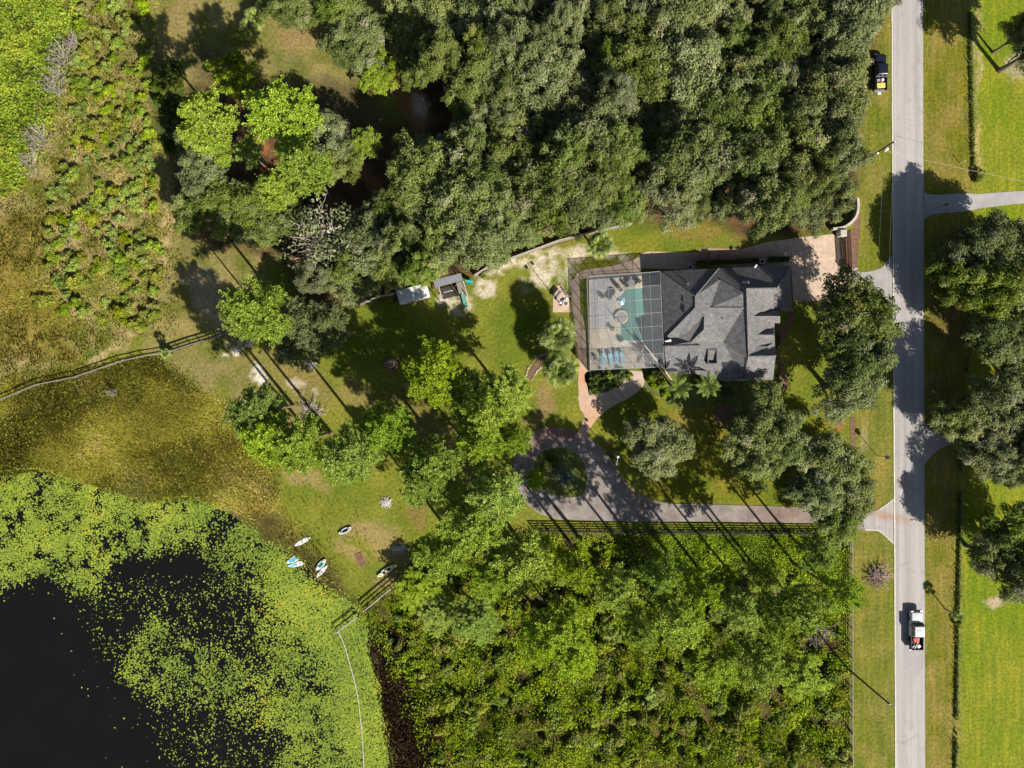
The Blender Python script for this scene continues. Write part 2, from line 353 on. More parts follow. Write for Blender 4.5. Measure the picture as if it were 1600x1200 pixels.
def blur(a, k):
    for ax in (0, 1):
        for _ in range(2):
            p = np.pad(a, [(k+1, k) if i == ax else (0, 0) for i in range(2)], mode='edge'); c = np.cumsum(p, axis=ax)
            a = (np.take(c, range(2*k+1, c.shape[ax]), ax)-np.take(c, range(0, c.shape[ax]-2*k-1), ax))/(2*k+1)
    return a
WX = (fbm(X, Y, 6, 3)-.5)*2; WY = (fbm(X, Y, 6, 9)-.5)*2; WF = (fbm(X, Y, 1.6, 21)-.5)*2; WG = (fbm(X, Y, 1.6, 31)-.5)*2
def zone(poly, warp=18, fine=10, k=2): return blur(inpoly(PX+WX*warp+WF*fine, PY+WY*warp+WG*fine, poly).astype(float), k) if k else inpoly(PX+WX*warp+WF*fine, PY+WY*warp+WG*fine, poly).astype(float)
def spot(cx, cy, rx, ry, ang=0, soft=.5):
    c, s = math.cos(ang), math.sin(ang); dx = PX+WF*14-cx; dy = PY+WG*14-cy; u = (dx*c+dy*s)/rx; v = (-dx*s+dy*c)/ry
    return np.clip((1-np.sqrt(u*u+v*v))/soft, 0, 1)
CC = np.empty(X.shape+(3,)); mown = np.zeros(X.shape)
def lay(wt, c, var=None, vs=1.5, seed=50):
    c = np.array(c, float)
    if var is not None:
        q = np.clip((fbm(X, Y, vs, seed)-.3)/.4, 0, 1)[..., None]; c = c*(1-q)+np.array(var)*q
    CC[:] = CC*(1-wt[..., None])+c*wt[..., None]
ones = np.ones(X.shape)
lay(ones, (.098, .132, .012), (.162, .168, .024), 5, 60)
lay(zone([(1495, -900), (2600, -900), (2600, 2600), (1488, 2600), (1498, 870), (1518, 260), (1513, 0)], 4, 3), (.125, .175, .008), (.175, .190, .018), 7, 61)
lay(zone([(1444, -900), (1513, -900), (1513, 0), (1520, 260), (1496, 870), (1488, 2600), (1444, 2600)], 3, 4), (.120, .125, .012), (.185, .155, .038), 3, 62)
lay(zone([(1335, -900), (1397, -900), (1397, 2600), (1328, 2600), (1330, 830), (1345, 330)], 3, 4), (.105, .130, .012), (.170, .155, .035), 3, 63)
mown = np.maximum(mown, blur(((PX > 1330)).astype(float), 2))
lay(zone([(1090, 640), (1290, 640), (1330, 800), (1040, 790), (960, 700), (1000, 620)], 10, 5), (.105, .128, .010), (.165, .150, .018), 2.5, 64)
# meadow and rough ground on the west side
lay(zone([(240, -900), (640, -900), (640, 120), (560, 200), (440, 240), (440, 400), (345, 520), (262, 548), (230, 560), (240, 300)], 14, 10), (.105, .115, .020), (.21, .18, .065), 3, 65)
lay(zone(LEFTVEG, 14, 10), (.105, .115, .018), (.27, .215, .095), 2.2, 66)
lay(zone([(-900, 330), (60, 330), (55, 430), (130, 560), (-900, 600)], 20, 12), (.115, .095, .016), (.19, .155, .035), 2.5, 67)
lay(zone(CARPET, 10, 10), (.06, .075, .015), (.11, .13, .02), 1.5, 68)
for a, b_, r in (((266, 275), (262, 340), 9), ((262, 340), (248, 450), 8), ((248, 440), (200, 535), 10), ((200, 535), (120, 575), 8), ((275, 300), (262, 370), 12)):
    mx_, my_ = (a[0]+b_[0])/2, (a[1]+b_[1])/2; ln = math.hypot(b_[0]-a[0], b_[1]-a[1])/2+10
    lay(spot(mx_, my_, ln, r, math.atan2(b_[1]-a[1], b_[0]-a[0]), .7)*.85, (.36, .27, .14))
# woods: leaf litter, an orange-tan track, bare sand, painted shade in the clearing
lay(zone(WOOD, 14, 10), (.050, .034, .020), (.125, .070, .035), 1.6, 69)
lay(zone([(552, -200), (590, -200), (585, 20), (640, 120), (672, 190), (655, 210), (620, 140), (560, 20)], 6, 6), (.32, .19, .08), (.22, .15, .06), 1.2, 70)
lay(zone([(228, 60), (262, 70), (300, 180), (262, 250), (246, 240)], 8, 8), (.06, .075, .016)); lay(spot(340, 110, 80, 40, .6)*.8, (.085, .07, .03)); lay(spot(540, 160, 90, 40, .4)*.8, (.075, .06, .032)); lay(spot(470, 60, 50, 28)*.6, (.24, .16, .07)); lay(spot(280, 40, 30, 90, .4)*.5, (.24, .18, .08))  # dark green strip and darker litter paint in the tree shade on the clearing
for q in ((410, 230, 26, 14, .8), (575, 275, 14, 40, -.5), (1140, 190, 20, 14, .8), (975, 290, 24, 16, .6), (850, 20, 30, 16, 0), (640, 160, 16, 40, -.5)): lay(spot(*q)*.8, (.24, .11, .045))
lay(spot(655, 165, 14, 22, -.4), (.40, .33, .28)); lay(spot(320, 455, 60, 34, .9)*.55, (.30, .25, .19))
lay(spot(355, 510, 40, 22, .2)*.6, (.34, .25, .16))
# marsh and lake bed
lay(zone(MARSH, 10, 10), (.17, .135, .020), (.30, .245, .06), 2.2, 71)
lay(spot(130, 705, 90, 28, .1)*.7, (.055, .038, .012)); lay(spot(190, 655, 60, 20, .1)*.6, (.30, .22, .10)); lay(spot(380, 745, 50, 24, .5)*.7, (.32, .24, .10)); lay(spot(240, 720, 60, 18)*.7, (.05, .045, .012))
wet = zone([(300, 770), (345, 790), (430, 800), (470, 850), (520, 880), (550, 940), (575, 1000), (600, 1100), (650, 1200), (690, 1600), (600, 1600), (560, 1000), (440, 900), (330, 820)], 8, 8)
lay(wet*.9, (.040, .036, .011), (.075, .062, .016), 1.2, 72)
lay(zone([(575, 985), (620, 990), (650, 1080), (680, 1200), (690, 1600), (620, 1600), (590, 1080)], 10, 10), (.075, .038, .016), (.16, .09, .04), 1.4, 73)
lay(zone(THICK, 8, 8), (.045, .045, .012), (.10, .075, .025), 1.6, 74)
lay(zone([(590, 985), (640, 985), (660, 1060), (690, 1140), (700, 1600), (620, 1600), (600, 1100)], 10, 10), (.07, .038, .018), (.17, .095, .05), 1.2, 75)
# the garden: dry and sandy patches
lay(zone([(250, 545), (360, 520), (400, 560), (500, 660), (440, 700), (360, 630), (290, 605)], 8, 8), (.120, .130, .025), (.19, .16, .06), 2.5, 76)
for q in ((405, 585, 24, 16, .6), (370, 545, 30, 10, -.3), (470, 605, 30, 10, .3), (480, 575, 22, 12, .4)): lay(np.clip(spot(*q)*1.3, 0, 1)*np.clip((fbm(X, Y, .9, 5)-.38)*6, 0, 1), (.60, .53, .47))
for q in ((480, 600, 70, 30, .5), (430, 560, 40, 22, .2), (560, 620, 40, 24, .6), (690, 690, 90, 30, .9)): lay(spot(*q)*.6, (.21, .155, .065))
for q in ((480, 750, 50, 16, .35), (570, 830, 44, 18, .3), (605, 850, 60, 30, .8), (545, 860, 40, 18, .5), (600, 905, 30, 18, -.6)): lay(spot(*q)*.65, (.26, .195, .085))
lay(spot(850, 630, 20, 44, .15)*.7, (.22, .145, .075)); lay(spot(830, 660, 30, 12, 0)*.6, (.20, .14, .06)); lay(spot(1080, 660, 40, 14, .4)*.5, (.2, .15, .05))
lay(spot(640, 640, 70, 60, .6)*.55, (.115, .095, .03))
for q in ((790, 415, 60, 12, -.35), (850, 398, 44, 12, -.3), (845, 430, 40, 30, -.2), (760, 450, 26, 20, 0), (720, 478, 20, 24, .2), (700, 470, 18, 20, .3), (905, 395, 30, 18, -.2), (950, 400, 40, 14, 0), (895, 420, 16, 40, .1)):
    lay(spot(*q)*.85*np.clip((fbm(X, Y, 1.1, 8)-.28)*4, 0, 1), (.50, .44, .36))
lay(spot(1090, 368, 60, 12)*.6, (.20, .13, .04)); lay(spot(1350, 690, 12, 40)*.6, (.27, .22, .10)); lay(spot(1338, 200, 8, 90)*.7, (.30, .23, .12)); lay(spot(1365, 540+250, 14, 20)*.4, (.2, .12, .03))
lay(spot(1558, 938, 22, 10)*.8, (.40, .30, .22)); lay(spot(1590, 100, 30, 24, -.3)*.7, (.32, .26, .18)); lay(spot(1527, 90, 6, 110)*.6, (.33, .27, .13)); lay(spot(1530, 230, 6, 60)*.6, (.36, .29, .14))
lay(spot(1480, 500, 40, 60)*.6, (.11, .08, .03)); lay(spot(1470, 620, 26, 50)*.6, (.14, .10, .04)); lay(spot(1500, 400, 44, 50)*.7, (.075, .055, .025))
lay(spot(1303, 672, 6, 34, .6)*.9, (.26, .10, .04)); lay(spot(655, 800, 20, 30)*.6, (.2, .12, .05)); lay(spot(745, 875, 24, 30)*.8, (.25, .14, .06))
lake = zone(LAKE, 10, 8, 3)
lay(np.clip(lake*3-1.6, 0, 1), (.012, .011, .008))
Z = (fbm(X, Y, 9, 41)-.5)*.10-np.clip(lake*4-1.5, 0, 1)*1.0-zone(MARSH, 10, 8, 6)*.05
flat = blur((((PX > 795) & (PY > 375) & (PY < 850)) | (PX > 1335)).astype(float), 4)
Z = Z*(1-flat)-.03*flat
ny, nx = X.shape; idx = np.arange(nx*ny).reshape(ny, nx)
V = np.stack([X, Y, Z], -1).reshape(-1, 3); F = np.stack([idx[:-1, :-1], idx[:-1, 1:], idx[1:, 1:], idx[1:, :-1]], -1).reshape(-1, 4)
B = 2500.0; x0, x1, y0, y1 = gx[0], gx[-1], gy[0], gy[-1]
ext = np.array([(-B, -B, -.1), (x0, -B, -.1), (x1, -B, -.1), (B, -B, -.1), (-B, y0, -.1), (B, y0, -.1), (-B, y1, -.1), (B, y1, -.1), (-B, B, -.1), (x0, B, -.1), (x1, B, -.1), (B, B, -.1), (x0, y0, -.1), (x1, y0, -.1), (x0, y1, -.1), (x1, y1, -.1)])
o_ = len(V); e = [o_+i for i in range(16)]
F = np.concatenate([F, np.array([(e[0], e[1], e[12], e[4]), (e[1], e[2], e[13], e[12]), (e[2], e[3], e[5], e[13]), (e[4], e[12], e[14], e[6]), (e[13], e[5], e[7], e[15]), (e[6], e[14], e[9], e[8]), (e[14], e[15], e[10], e[9]), (e[15], e[7], e[11], e[10])])])
V = np.concatenate([V, ext])
gm = npmesh('ground', V, F, ground_m, None, True)
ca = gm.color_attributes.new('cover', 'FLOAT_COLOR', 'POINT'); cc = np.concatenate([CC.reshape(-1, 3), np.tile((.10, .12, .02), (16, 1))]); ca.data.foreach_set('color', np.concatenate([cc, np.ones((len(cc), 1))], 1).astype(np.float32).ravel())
ma = gm.attributes.new('mown', 'FLOAT', 'POINT'); ma.data.foreach_set('value', np.concatenate([mown.ravel(), np.zeros(16)]).astype(np.float32))
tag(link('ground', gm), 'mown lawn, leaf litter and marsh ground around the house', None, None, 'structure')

def gz(x, y):
    i = int(np.clip(round((y-gy[0])/N), 0, ny-1)); j = int(np.clip(round((x-gx[0])/N), 0, nx-1)); return float(Z[i, j])

def sheet(name, poly, z, mat, label, tonef=None, sub=None):
    """a paved sheet a few millimetres above the ground; fine grid when it carries a stain attribute"""
    if tonef is None:
        me = bpy.data.meshes.new(name); me.from_pydata([P(*p)+Vector((0, 0, z)) for p in poly], [], [tuple(range(len(poly)))]); me.update(); me.materials.append(mat)
        if me.polygons[0].normal.z < 0: me.flip_normals()
    else:
        bm = bmesh.new(); f = bm.faces.new([bm.verts.new(P(*p)+Vector((0, 0, z))) for p in poly]); bmesh.ops.triangulate(bm, faces=bm.faces[:])
        xs = [v.co.x for v in bm.verts]; ys = [v.co.y for v in bm.verts]; st = sub or .8
        for lo, hi, ax in ((min(xs), max(xs), 0), (min(ys), max(ys), 1)):
            q = lo+st
            while q < hi:
                co = [0, 0, 0]; no = [0, 0, 0]; co[ax] = q; no[ax] = 1
                bmesh.ops.bisect_plane(bm, geom=bm.verts[:]+bm.edges[:]+bm.faces[:], plane_co=co, plane_no=no); q += st
        bmesh.ops.recalc_face_normals(bm, faces=bm.faces)
        me = bpy.data.meshes.new(name); bm.to_mesh(me); bm.free(); me.materials.append(mat)
        if me.polygons[0].normal.z < 0: me.flip_normals()
        at = me.attributes.new('tone', 'FLOAT', 'POINT'); at.data.foreach_set('value', np.array([tonef(v.co.x*10+800, 600-v.co.y*10) for v in me.vertices], np.float32))
    return tag(link(name, me), label, None, None, 'structure')

def gauss(x, y, cx, cy, rx, ry, a=0):
    c, s = math.cos(a), math.sin(a); u = ((x-cx)*c+(y-cy)*s)/rx; v = (-(x-cx)*s+(y-cy)*c)/ry; return math.exp(-u*u-v*v)

# road, verge edges, driveways, paths
def wob(x, y, a, s): return (x+a*math.sin(y*.13+s)+a*.7*math.sin(y*.41+2*s), y)
re_ = [wob(1393+6*(y+0)/1200 if y < 1200 else 1399, y, .16, 1) for y in range(-700, 1901, 25)]
rr_ = [wob(1442+3.5*y/1200 if y < 1200 else 1445.5, y, .16, 4) for y in range(1900, -701, -25)]
road = sheet('road', re_+rr_, .030, road_m, 'pale grey two-lane country road running past the house', lambda x, y: 1.0*gauss(x, y, 1408, 813, 22, 4.5, .17)+.4*gauss(x, y, 1408, 755, 10, 4, .5), 1.0)
big = [(1393, -5000), (1442, -5000)]
sheet('road_edge', [(x-.4, y) for x, y in re_]+[(x+1.5, y) for x, y in reversed(re_)], .036, edge_m, 'pale sandy edge line along the road')
sheet('north_apron', smooth([(1394, 398), (1386, 408), (1376, 419), (1352, 425), (1333, 425), (1333, 452), (1352, 462), (1376, 474), (1394, 492)], 5, False), .012, apron_m, 'grey asphalt apron from the road to the paver court')
sheet('south_apron', smooth([(1396, 780), (1386, 788), (1374, 796), (1352, 804), (1352, 828), (1372, 829), (1384, 838), (1396, 849)], 5, False), .012, road_m, 'grey asphalt apron where the lower driveway meets the road', lambda x, y: 1.0*gauss(x, y, 1384, 806, 24, 6, .2), .6)
for pl in ([(1396, 780), (1386, 788), (1374, 796)], [(1352, 828), (1372, 829), (1384, 838), (1396, 849)]):
    c_ = smooth(pl, 5, False); sheet('apron_edge', [(x, y-.9) for x, y in c_]+[(x, y+.9) for x, y in reversed(c_)], .020, edge_m, 'pale kerb line beside the lower driveway mouth')
sheet('neighbour_drive', smooth([(1444, 296), (1449, 303), (1470, 304), (1512, 302), (1530, 303), (1600, 298), (1700, 296), (1700, 318), (1600, 318), (1530, 326), (1512, 330), (1465, 334), (1450, 338), (1444, 345)], 3, False), .012, apron_m, 'asphalt drive crossing the far verge to the neighbour')
sheet('neighbour_curved_drive', smooth([(1443, 660), (1456, 672), (1480, 682), (1510, 684), (1560, 676), (1700, 670), (1700, 690), (1560, 694), (1500, 694), (1475, 698), (1456, 712), (1444, 726)], 4, False), .012, apron_m, 'curving pale drive under the trees across the road')
OUT = smooth([(1352, 803), (1250, 794), (1100, 789), (1035, 786), (992, 768), (962, 733), (945, 705), (925, 688), (893, 672), (852, 667), (822, 683), (805, 712), (802, 742), (815, 775), (842, 800), (880, 811), (1000, 815), (1130, 815), (1270, 819), (1352, 828)], 5, False)
sheet('loop_driveway', OUT, .008, conc_m, 'stained grey driveway with a turning loop', lambda x, y: min(1, 1.0*gauss(x, y, 868, 673, 44, 12, .15)+.8*gauss(x, y, 985, 760, 40, 6, .9)+.6*gauss(x, y, 1220, 803, 50, 14)+.5*gauss(x, y, 830, 700, 24, 24)), .8)
# thin pale kerb strips beside the loop
kerb = MB(); loopk = smooth([(1352, 803), (1250, 794), (1100, 789), (1035, 786), (992, 768), (962, 733), (945, 705)], 6, False)
tag(MB().tube([P(x, y-.6, .03) for x, y in loopk], .03, 5).obj('kerb', edge_m), 'thin pale kerb along the north side of the lower driveway', None, None, 'structure')
tag(MB().tube([P(x, y, .03) for x, y in smooth([(803, 745), (815, 776), (842, 801), (880, 812)], 6, False)], .035, 5).obj('kerb', edge_m), 'pale curved kerb around the outside of the turning loop', None, None, 'structure')
isl = smooth([(876, 698), (898, 706), (912, 722), (918, 745), (914, 768), (900, 777), (876, 776), (850, 766), (836, 745), (835, 722), (848, 704)], 6)
tag(MB().prism([tuple(P(*p)[:2]) for p in isl], -.05, .07).obj('island_bed', bed_m), 'dark planted island inside the driveway loop', None, None, 'structure')
tag(MB().tube([P(x, y, .05) for x, y in isl+isl[:1]], .04, 5).obj('island_kerb', edge_m), 'thin pale kerb around the planted island', None, None, 'structure')
court = [(1000, 397), (1012, 393), (1090, 394), (1095, 388), (1160, 389), (1200, 378), (1250, 371), (1300, 366), (1318, 371), (1321, 424), (1333, 436), (1333, 452), (1318, 462), (1300, 470), (1240, 472), (1236, 418), (1090, 416), (1085, 422), (1000, 419)]
sheet('paver_court', court, .014, pav_m, 'beige paver court and side drive north of the house', lambda x, y: min(1, .9*gauss(x, y, 1100, 402, 40, 14)+.75*gauss(x, y, 1170, 400, 60, 12)+.5*gauss(x, y, 1250, 473, 60, 6)), .6)
WT = lambda x, y: min(1, .9*gauss(x, y, 909, 590, 12, 22)+.6*gauss(x, y, 925, 655, 40, 30))
sheet('paver_walk', [(1002, 400), (980, 409), (955, 416), (915, 421), (901, 427), (897, 436), (912, 436), (930, 432), (1002, 425)], .012, walk_m, 'red brown paver walk along the north side of the pool cage', WT, .6)
sheet('paver_walk', [(893, 436), (893, 470), (899, 520), (905, 570), (903, 600), (905, 622), (921, 622), (921, 580), (916, 520), (907, 480), (905, 436)], .016, walk_m, 'tan paver walk along the west side of the pool cage', WT, .6)
sheet('paver_walk', smooth([(903, 618), (906, 638), (913, 652), (899, 682)], 5, False)+smooth([(912, 688), (930, 658), (955, 636), (985, 620), (1006, 601), (1003, 580)], 5, False)+[(985, 579), (975, 596), (950, 612), (921, 618)], .020, walk_m, 'curving tan paver path from the pool cage to the driveway', WT, .6)
sheet('paver_pad', [(864, 448), (878, 445), (888, 462), (893, 488), (864, 488)], .010, pav_m, 'pale paver pad west of the pool cage', lambda x, y: 0.1, .6)
sheet('gate_mulch_bed', smooth([(1316, 428), (1314, 400), (1311, 372), (1318, 366), (1332, 356), (1336, 330), (1344, 330), (1344, 360), (1341, 390), (1339, 424)], 4, False), .006, mulch_m, 'brown mulch bed inside the curved entrance wall')
sheet('mulch_ring', smooth([(1115, 642), (1128, 632), (1146, 630), (1160, 640), (1165, 660), (1120, 662)], 4), .006, mulch_m, 'dark brown mulch ring under the oak south of the house')
sheet('east_bed', smooth([(1208, 515), (1226, 512), (1230, 500), (1236, 486), (1242, 490), (1234, 520), (1216, 545), (1226, 575), (1232, 600), (1222, 612), (1205, 606), (1184, 598), (1207, 594)], 4), .006, mulch_m, 'red brown edging bed along the east side of the house')
sheet('garden_bed', smooth([(918, 580), (985, 578), (990, 592), (980, 604), (950, 618), (925, 622), (918, 605)], 4), .016, bed_m, 'planting bed south of the pool cage')
sheet('palm_bed', smooth([(1005, 575), (1130, 575), (1190, 597), (1150, 625), (1062, 640), (1030, 620), (1004, 604)], 4), .006, bed_m, 'planting bed along the south wall of the house')
sheet('brown_strip', [(1328, 652), (1337, 652), (1337, 706), (1329, 706)], .008, mulch_m, 'brown bare strip beside the road verge')
wp = [P(*p) for p in [(-900, 560), (0, 560), (420, 560), (700, 850), (700, 2600), (-900, 2600)]]
me = bpy.data.meshes.new('lake_water'); me.from_pydata([(p.x, p.y, -.32) for p in wp], [], [tuple(range(6))[::-1]]); me.update(); me.materials.append(lake_m)
if me.polygons[0].normal.z < 0: me.flip_normals()
tag(link('lake_water', me), 'dark still lake water', None, None, 'structure')

# ------------------------------------------------------------------ plants: one set of meshes per kind, shared by every plant of that kind
def limb(mb, p0, p1, r0, r1, rng, n=5, segs=4, wig=.12):
    p0 = np.array(p0, float); p1 = np.array(p1, float); L = np.linalg.norm(p1-p0); pts = []
    for i in range(segs+1):
        t = i/segs; p = p0*(1-t)+p1*t+rng.normal(size=3)*wig*L*.25*math.sin(math.pi*t); pts.append(tuple(p))
    mb.tube(pts, [r0*(1-t/segs)+r1*t/segs for t in range(segs+1)], n, False)

def oak_proto(seed, R=4.6, h=10.0, nclump=74, per=420, size=.10, mat=None, lift=.62, squash=.55):
    rng = np.random.default_rng(seed); cz = h*lift
    d = rng.normal(size=(nclump*4, 3)); d /= np.linalg.norm(d, axis=1, keepdims=True); d = d[d[:, 2] > -.25][:nclump]
    ang = np.arctan2(d[:, 1], d[:, 0]); ph = rng.random(4)*6.28
    lob = 1+.16*np.sin(3*ang+ph[0])+.12*np.sin(5*ang+ph[1])+.08*np.sin(8*ang+ph[2])
    rad = R*lob*(.45+.5*rng.random(len(d))**.6); c = d*rad[:, None]; c[:, 2] = c[:, 2]*squash*h/R*.62+cz; cr = R*(.15+.15*rng.random(len(d)))
    vs_, fs, ts = [], [], []; o = 0
    for i in range(len(c)):
        m = int(per*(cr[i]/(R*.225))**2*(.75+.5*rng.random()))
        e = rng.normal(size=(m, 3)); e /= np.linalg.norm(e, axis=1, keepdims=True); e[:, 2] = np.where(e[:, 2] < -.3, -e[:, 2], e[:, 2])
        rr = cr[i]*(.35+.72*rng.random(m)**.5)*(1+.25*np.sin(4*np.arctan2(e[:, 1], e[:, 0])+i))
        p = c[i]+e*rr[:, None]*np.array([1, 1, .75]); nn = e*.7+np.array([0, 0, .55])+rng.normal(size=(m, 3))*.42
        sz = size*(.6+.8*rng.random(m)); v, f = cards(p, nn, sz*1.25, sz*.75, rng)
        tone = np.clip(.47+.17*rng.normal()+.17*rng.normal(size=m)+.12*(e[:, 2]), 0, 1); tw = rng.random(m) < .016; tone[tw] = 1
        v = v.reshape(m, 4, 3); cen = p[tw][:, None, :]; v[tw] = cen+(v[tw]-cen)*np.array([2.2, .35, 2.2, .35])[None, :, None]; v = v.reshape(-1, 3)
        vs_.append(v); fs.append(f+o); o += len(v); ts.append(np.repeat(tone, 4))
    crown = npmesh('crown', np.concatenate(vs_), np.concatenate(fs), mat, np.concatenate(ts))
    mb = MB(); tr = .035*h
    mb.tube([(0, 0, -.3), (.05, 0, h*.12), (.1, .05, h*.28), (.05, .1, h*.4)], [tr*1.5, tr, tr*.85, tr*.65], 8, False)
    for i in rng.choice(len(c), 14, False):
        mid = np.array([c[i][0]*.45, c[i][1]*.45, h*.4+(c[i][2]-h*.4)*.55]); limb(mb, (.05, .08, h*(.24+.15*rng.random())), mid, tr*.5, tr*.28, rng); limb(mb, mid, c[i]*np.array([1, 1, .97]), tr*.28, tr*.05, rng)
    return dict(parts=[('trunk', mb.mesh('trunk', bark_m)), ('crown', crown)], R=R*.98, h=h, hc=cz+.12*h)

def pine_proto(seed, R=3.6, h=21.0, mat=None, lo=.63, ntuft=1550, flat=.75):
    rng = np.random.default_rng(seed); mb = MB(); tr = .24
    bend = rng.normal(size=2)*.25
    def axis(z): t = z/h; return np.array([bend[0]*math.sin(t*3), bend[1]*math.sin(t*2.6), z])
    mb.tube([tuple(axis(z)-np.array([0, 0, .3*(z == 0)])) for z in np.linspace(0, h*.97, 9)], [tr*(1.25-.95*t) for t in np.linspace(0, 1, 9)], 7, False)
    tips = []; nb = 24; ga = rng.random()*6
    for b in range(nb):
        t = (b+.5)/nb; z = h*(lo+(.95-lo)*t); a = ga+b*2.4+rng.normal()*.25
        L = R*(.62+.5*math.sin(math.pi*min(1, .25+.75*t)))*(1.05-.62*t**2.2)*(.8+.35*rng.random()); L = min(L, R*1.05)
        p0 = axis(z); e = p0+np.array([math.cos(a)*L, math.sin(a)*L, L*(.12+.35*t)]); limb(mb, p0, e, .075, .02, rng, 4, 3, .2)
        m = int(ntuft/nb*(L/R+.35))
        s = .30+.72*rng.random(m)**.75; sp = (1-s)*.5+.20
        q = p0+(e-p0)*s[:, None]; side = rng.normal(size=(m, 3))*np.array([.40, .40, .20])*(L*.62); q = q+side*sp[:, None]*1.9; tips.append(q)
    tips.append(axis(h*.97)+rng.normal(size=(28, 3))*np.array([.55, .55, .35])*R*.3)
    tp = np.concatenate(tips); n = len(tp); k = 14
    d = rng.normal(size=(n, k, 3)); d[:, :, 2] = np.abs(d[:, :, 2])*.8-.15; d /= np.linalg.norm(d, axis=2, keepdims=True)
    L = (.21+.10*rng.random((n, k, 1))); sidev = np.cross(d, np.array([0, 0, 1.])+.55*rng.normal(size=(n, k, 3))); sidev /= np.linalg.norm(sidev, axis=2, keepdims=True)
    c = tp[:, None, :]; v = np.stack([c+d*.04+sidev*.022, c+d*L*.7+sidev*.058, c+d*L, c+d*L*.7-sidev*.058], 2).reshape(-1, 3)
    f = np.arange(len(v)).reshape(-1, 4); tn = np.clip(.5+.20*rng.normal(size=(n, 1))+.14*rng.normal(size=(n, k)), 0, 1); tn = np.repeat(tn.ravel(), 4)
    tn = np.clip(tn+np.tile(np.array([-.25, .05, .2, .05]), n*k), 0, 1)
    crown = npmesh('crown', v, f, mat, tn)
    return dict(parts=[('trunk', mb.mesh('trunk', pinebark_m)), ('crown', crown)], R=R, h=h, hc=h*(lo+1)/2+.3)

def bush_proto(seed, R=1.2, h=1.4, n=1100, size=.092, mat=None, stems=True):
    rng = np.random.default_rng(seed); k = 11; d = rng.normal(size=(k, 3)); d[:, 2] = np.abs(d[:, 2]); d /= np.linalg.norm(d, axis=1, keepdims=True)
    c = d*np.array([R*.85, R*.85, h*.5])*(.3+.7*rng.random((k, 1))); c[:, 2] += h*.15; kr = .22+.3*rng.random(k); w_ = rng.integers(0, k, n)
    e = rng.normal(size=(n, 3)); e /= np.linalg.norm(e, axis=1, keepdims=True); e[:, 2] = np.abs(e[:, 2])*1.0-.2
    p = c[w_]+e*R*kr[w_][:, None]*(.4+.65*rng.random((n, 1))**.5); p[:, 2] = np.maximum(p[:, 2], .04)
    nn = e*.7+np.array([0, 0, .6])+rng.normal(size=(n, 3))*.5; sz = size*(.6+.8*rng.random(n)); v, f = cards(p, nn, sz*1.3, sz*.75, rng)
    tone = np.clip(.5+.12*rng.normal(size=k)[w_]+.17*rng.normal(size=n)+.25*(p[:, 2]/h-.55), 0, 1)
    mb = MB()
    for i in range(6): limb(mb, (0, 0, -.1), c[i]*.9, .03, .01, rng, 4, 2)
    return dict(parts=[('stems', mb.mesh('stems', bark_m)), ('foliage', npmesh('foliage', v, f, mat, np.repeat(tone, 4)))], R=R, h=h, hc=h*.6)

def bare_proto(seed, R=1.5, h=1.8, n=46, mat=None, r=.022):
    rng = np.random.default_rng(seed); mb = MB()
    for i in range(n):
        a = rng.random()*6.283; L = R*(.35+.65*rng.random()); s = rng.normal(size=2)*R*.22; e = (s[0]+math.cos(a)*L, s[1]+math.sin(a)*L, h*(.25+.75*rng.random()))
        limb(mb, (s[0], s[1], .0), e, r*1.4, r*.5, rng, 3, 3, .3)
        for _ in range(2):
            t = .5+.4*rng.random(); q = (s[0]+(e[0]-s[0])*t, s[1]+(e[1]-s[1])*t, e[2]*t); limb(mb, q, (q[0]+rng.normal()*.35*R*.5, q[1]+rng.normal()*.35*R*.5, q[2]+.3*rng.random()*h*.5), r*.7, r*.3, rng, 3, 2)
    return dict(parts=[('twigs', mb.mesh('twigs', mat))], R=R, h=h, hc=h*.5)

def dead_oak_proto(seed):
    p = oak_proto(seed, 4.6, 10, 40, 26, .15, moss_m); rng = np.random.default_rng(seed+1); mb = MB()
    mb.tube([(0, 0, -.3), (0, 0, 4)], [.4, .25], 7, False)
    for i in range(70):
        a = rng.random()*6.283; L = 4.4*(.4+.6*rng.random()); e = (math.cos(a)*L, math.sin(a)*L, 6+3.8*rng.random()*(1-.3*L/4.4)); limb(mb, (0, 0, 3+rng.random()), e, .10, .025, rng, 4, 4, .2)
        for _ in range(3):
            t = .45+.5*rng.random(); q = np.array((0, 0, 3.4))*(1-t)+np.array(e)*t; limb(mb, q, q+rng.normal(size=3)*np.array([.8, .8, .5]), .045, .018, rng, 3, 2)
    p['parts'][0] = ('branches', mb.mesh('branches', dead_m)); return p

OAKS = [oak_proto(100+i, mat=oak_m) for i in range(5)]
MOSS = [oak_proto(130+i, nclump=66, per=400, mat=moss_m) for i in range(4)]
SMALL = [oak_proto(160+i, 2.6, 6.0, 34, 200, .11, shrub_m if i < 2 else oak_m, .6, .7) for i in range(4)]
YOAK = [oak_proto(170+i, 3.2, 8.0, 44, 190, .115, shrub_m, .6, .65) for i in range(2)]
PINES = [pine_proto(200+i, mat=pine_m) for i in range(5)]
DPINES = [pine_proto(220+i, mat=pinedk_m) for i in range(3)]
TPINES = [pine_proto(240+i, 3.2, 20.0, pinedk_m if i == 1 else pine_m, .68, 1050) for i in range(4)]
BUSH = [bush_proto(300+i, mat=shrub_m) for i in range(3)]+[bush_proto(310+i, mat=olive_m) for i in range(3)]
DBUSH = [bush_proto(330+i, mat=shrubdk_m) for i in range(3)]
BARE = [bare_proto(350+i, mat=dead_m) for i in range(3)]
BRUSH = [bare_proto(360, 1.6, .7, 70, dead_m, .03), bare_proto(361, 1.5, .8, 110, tanwood_m, .035)]
DEAD = [dead_oak_proto(370)]

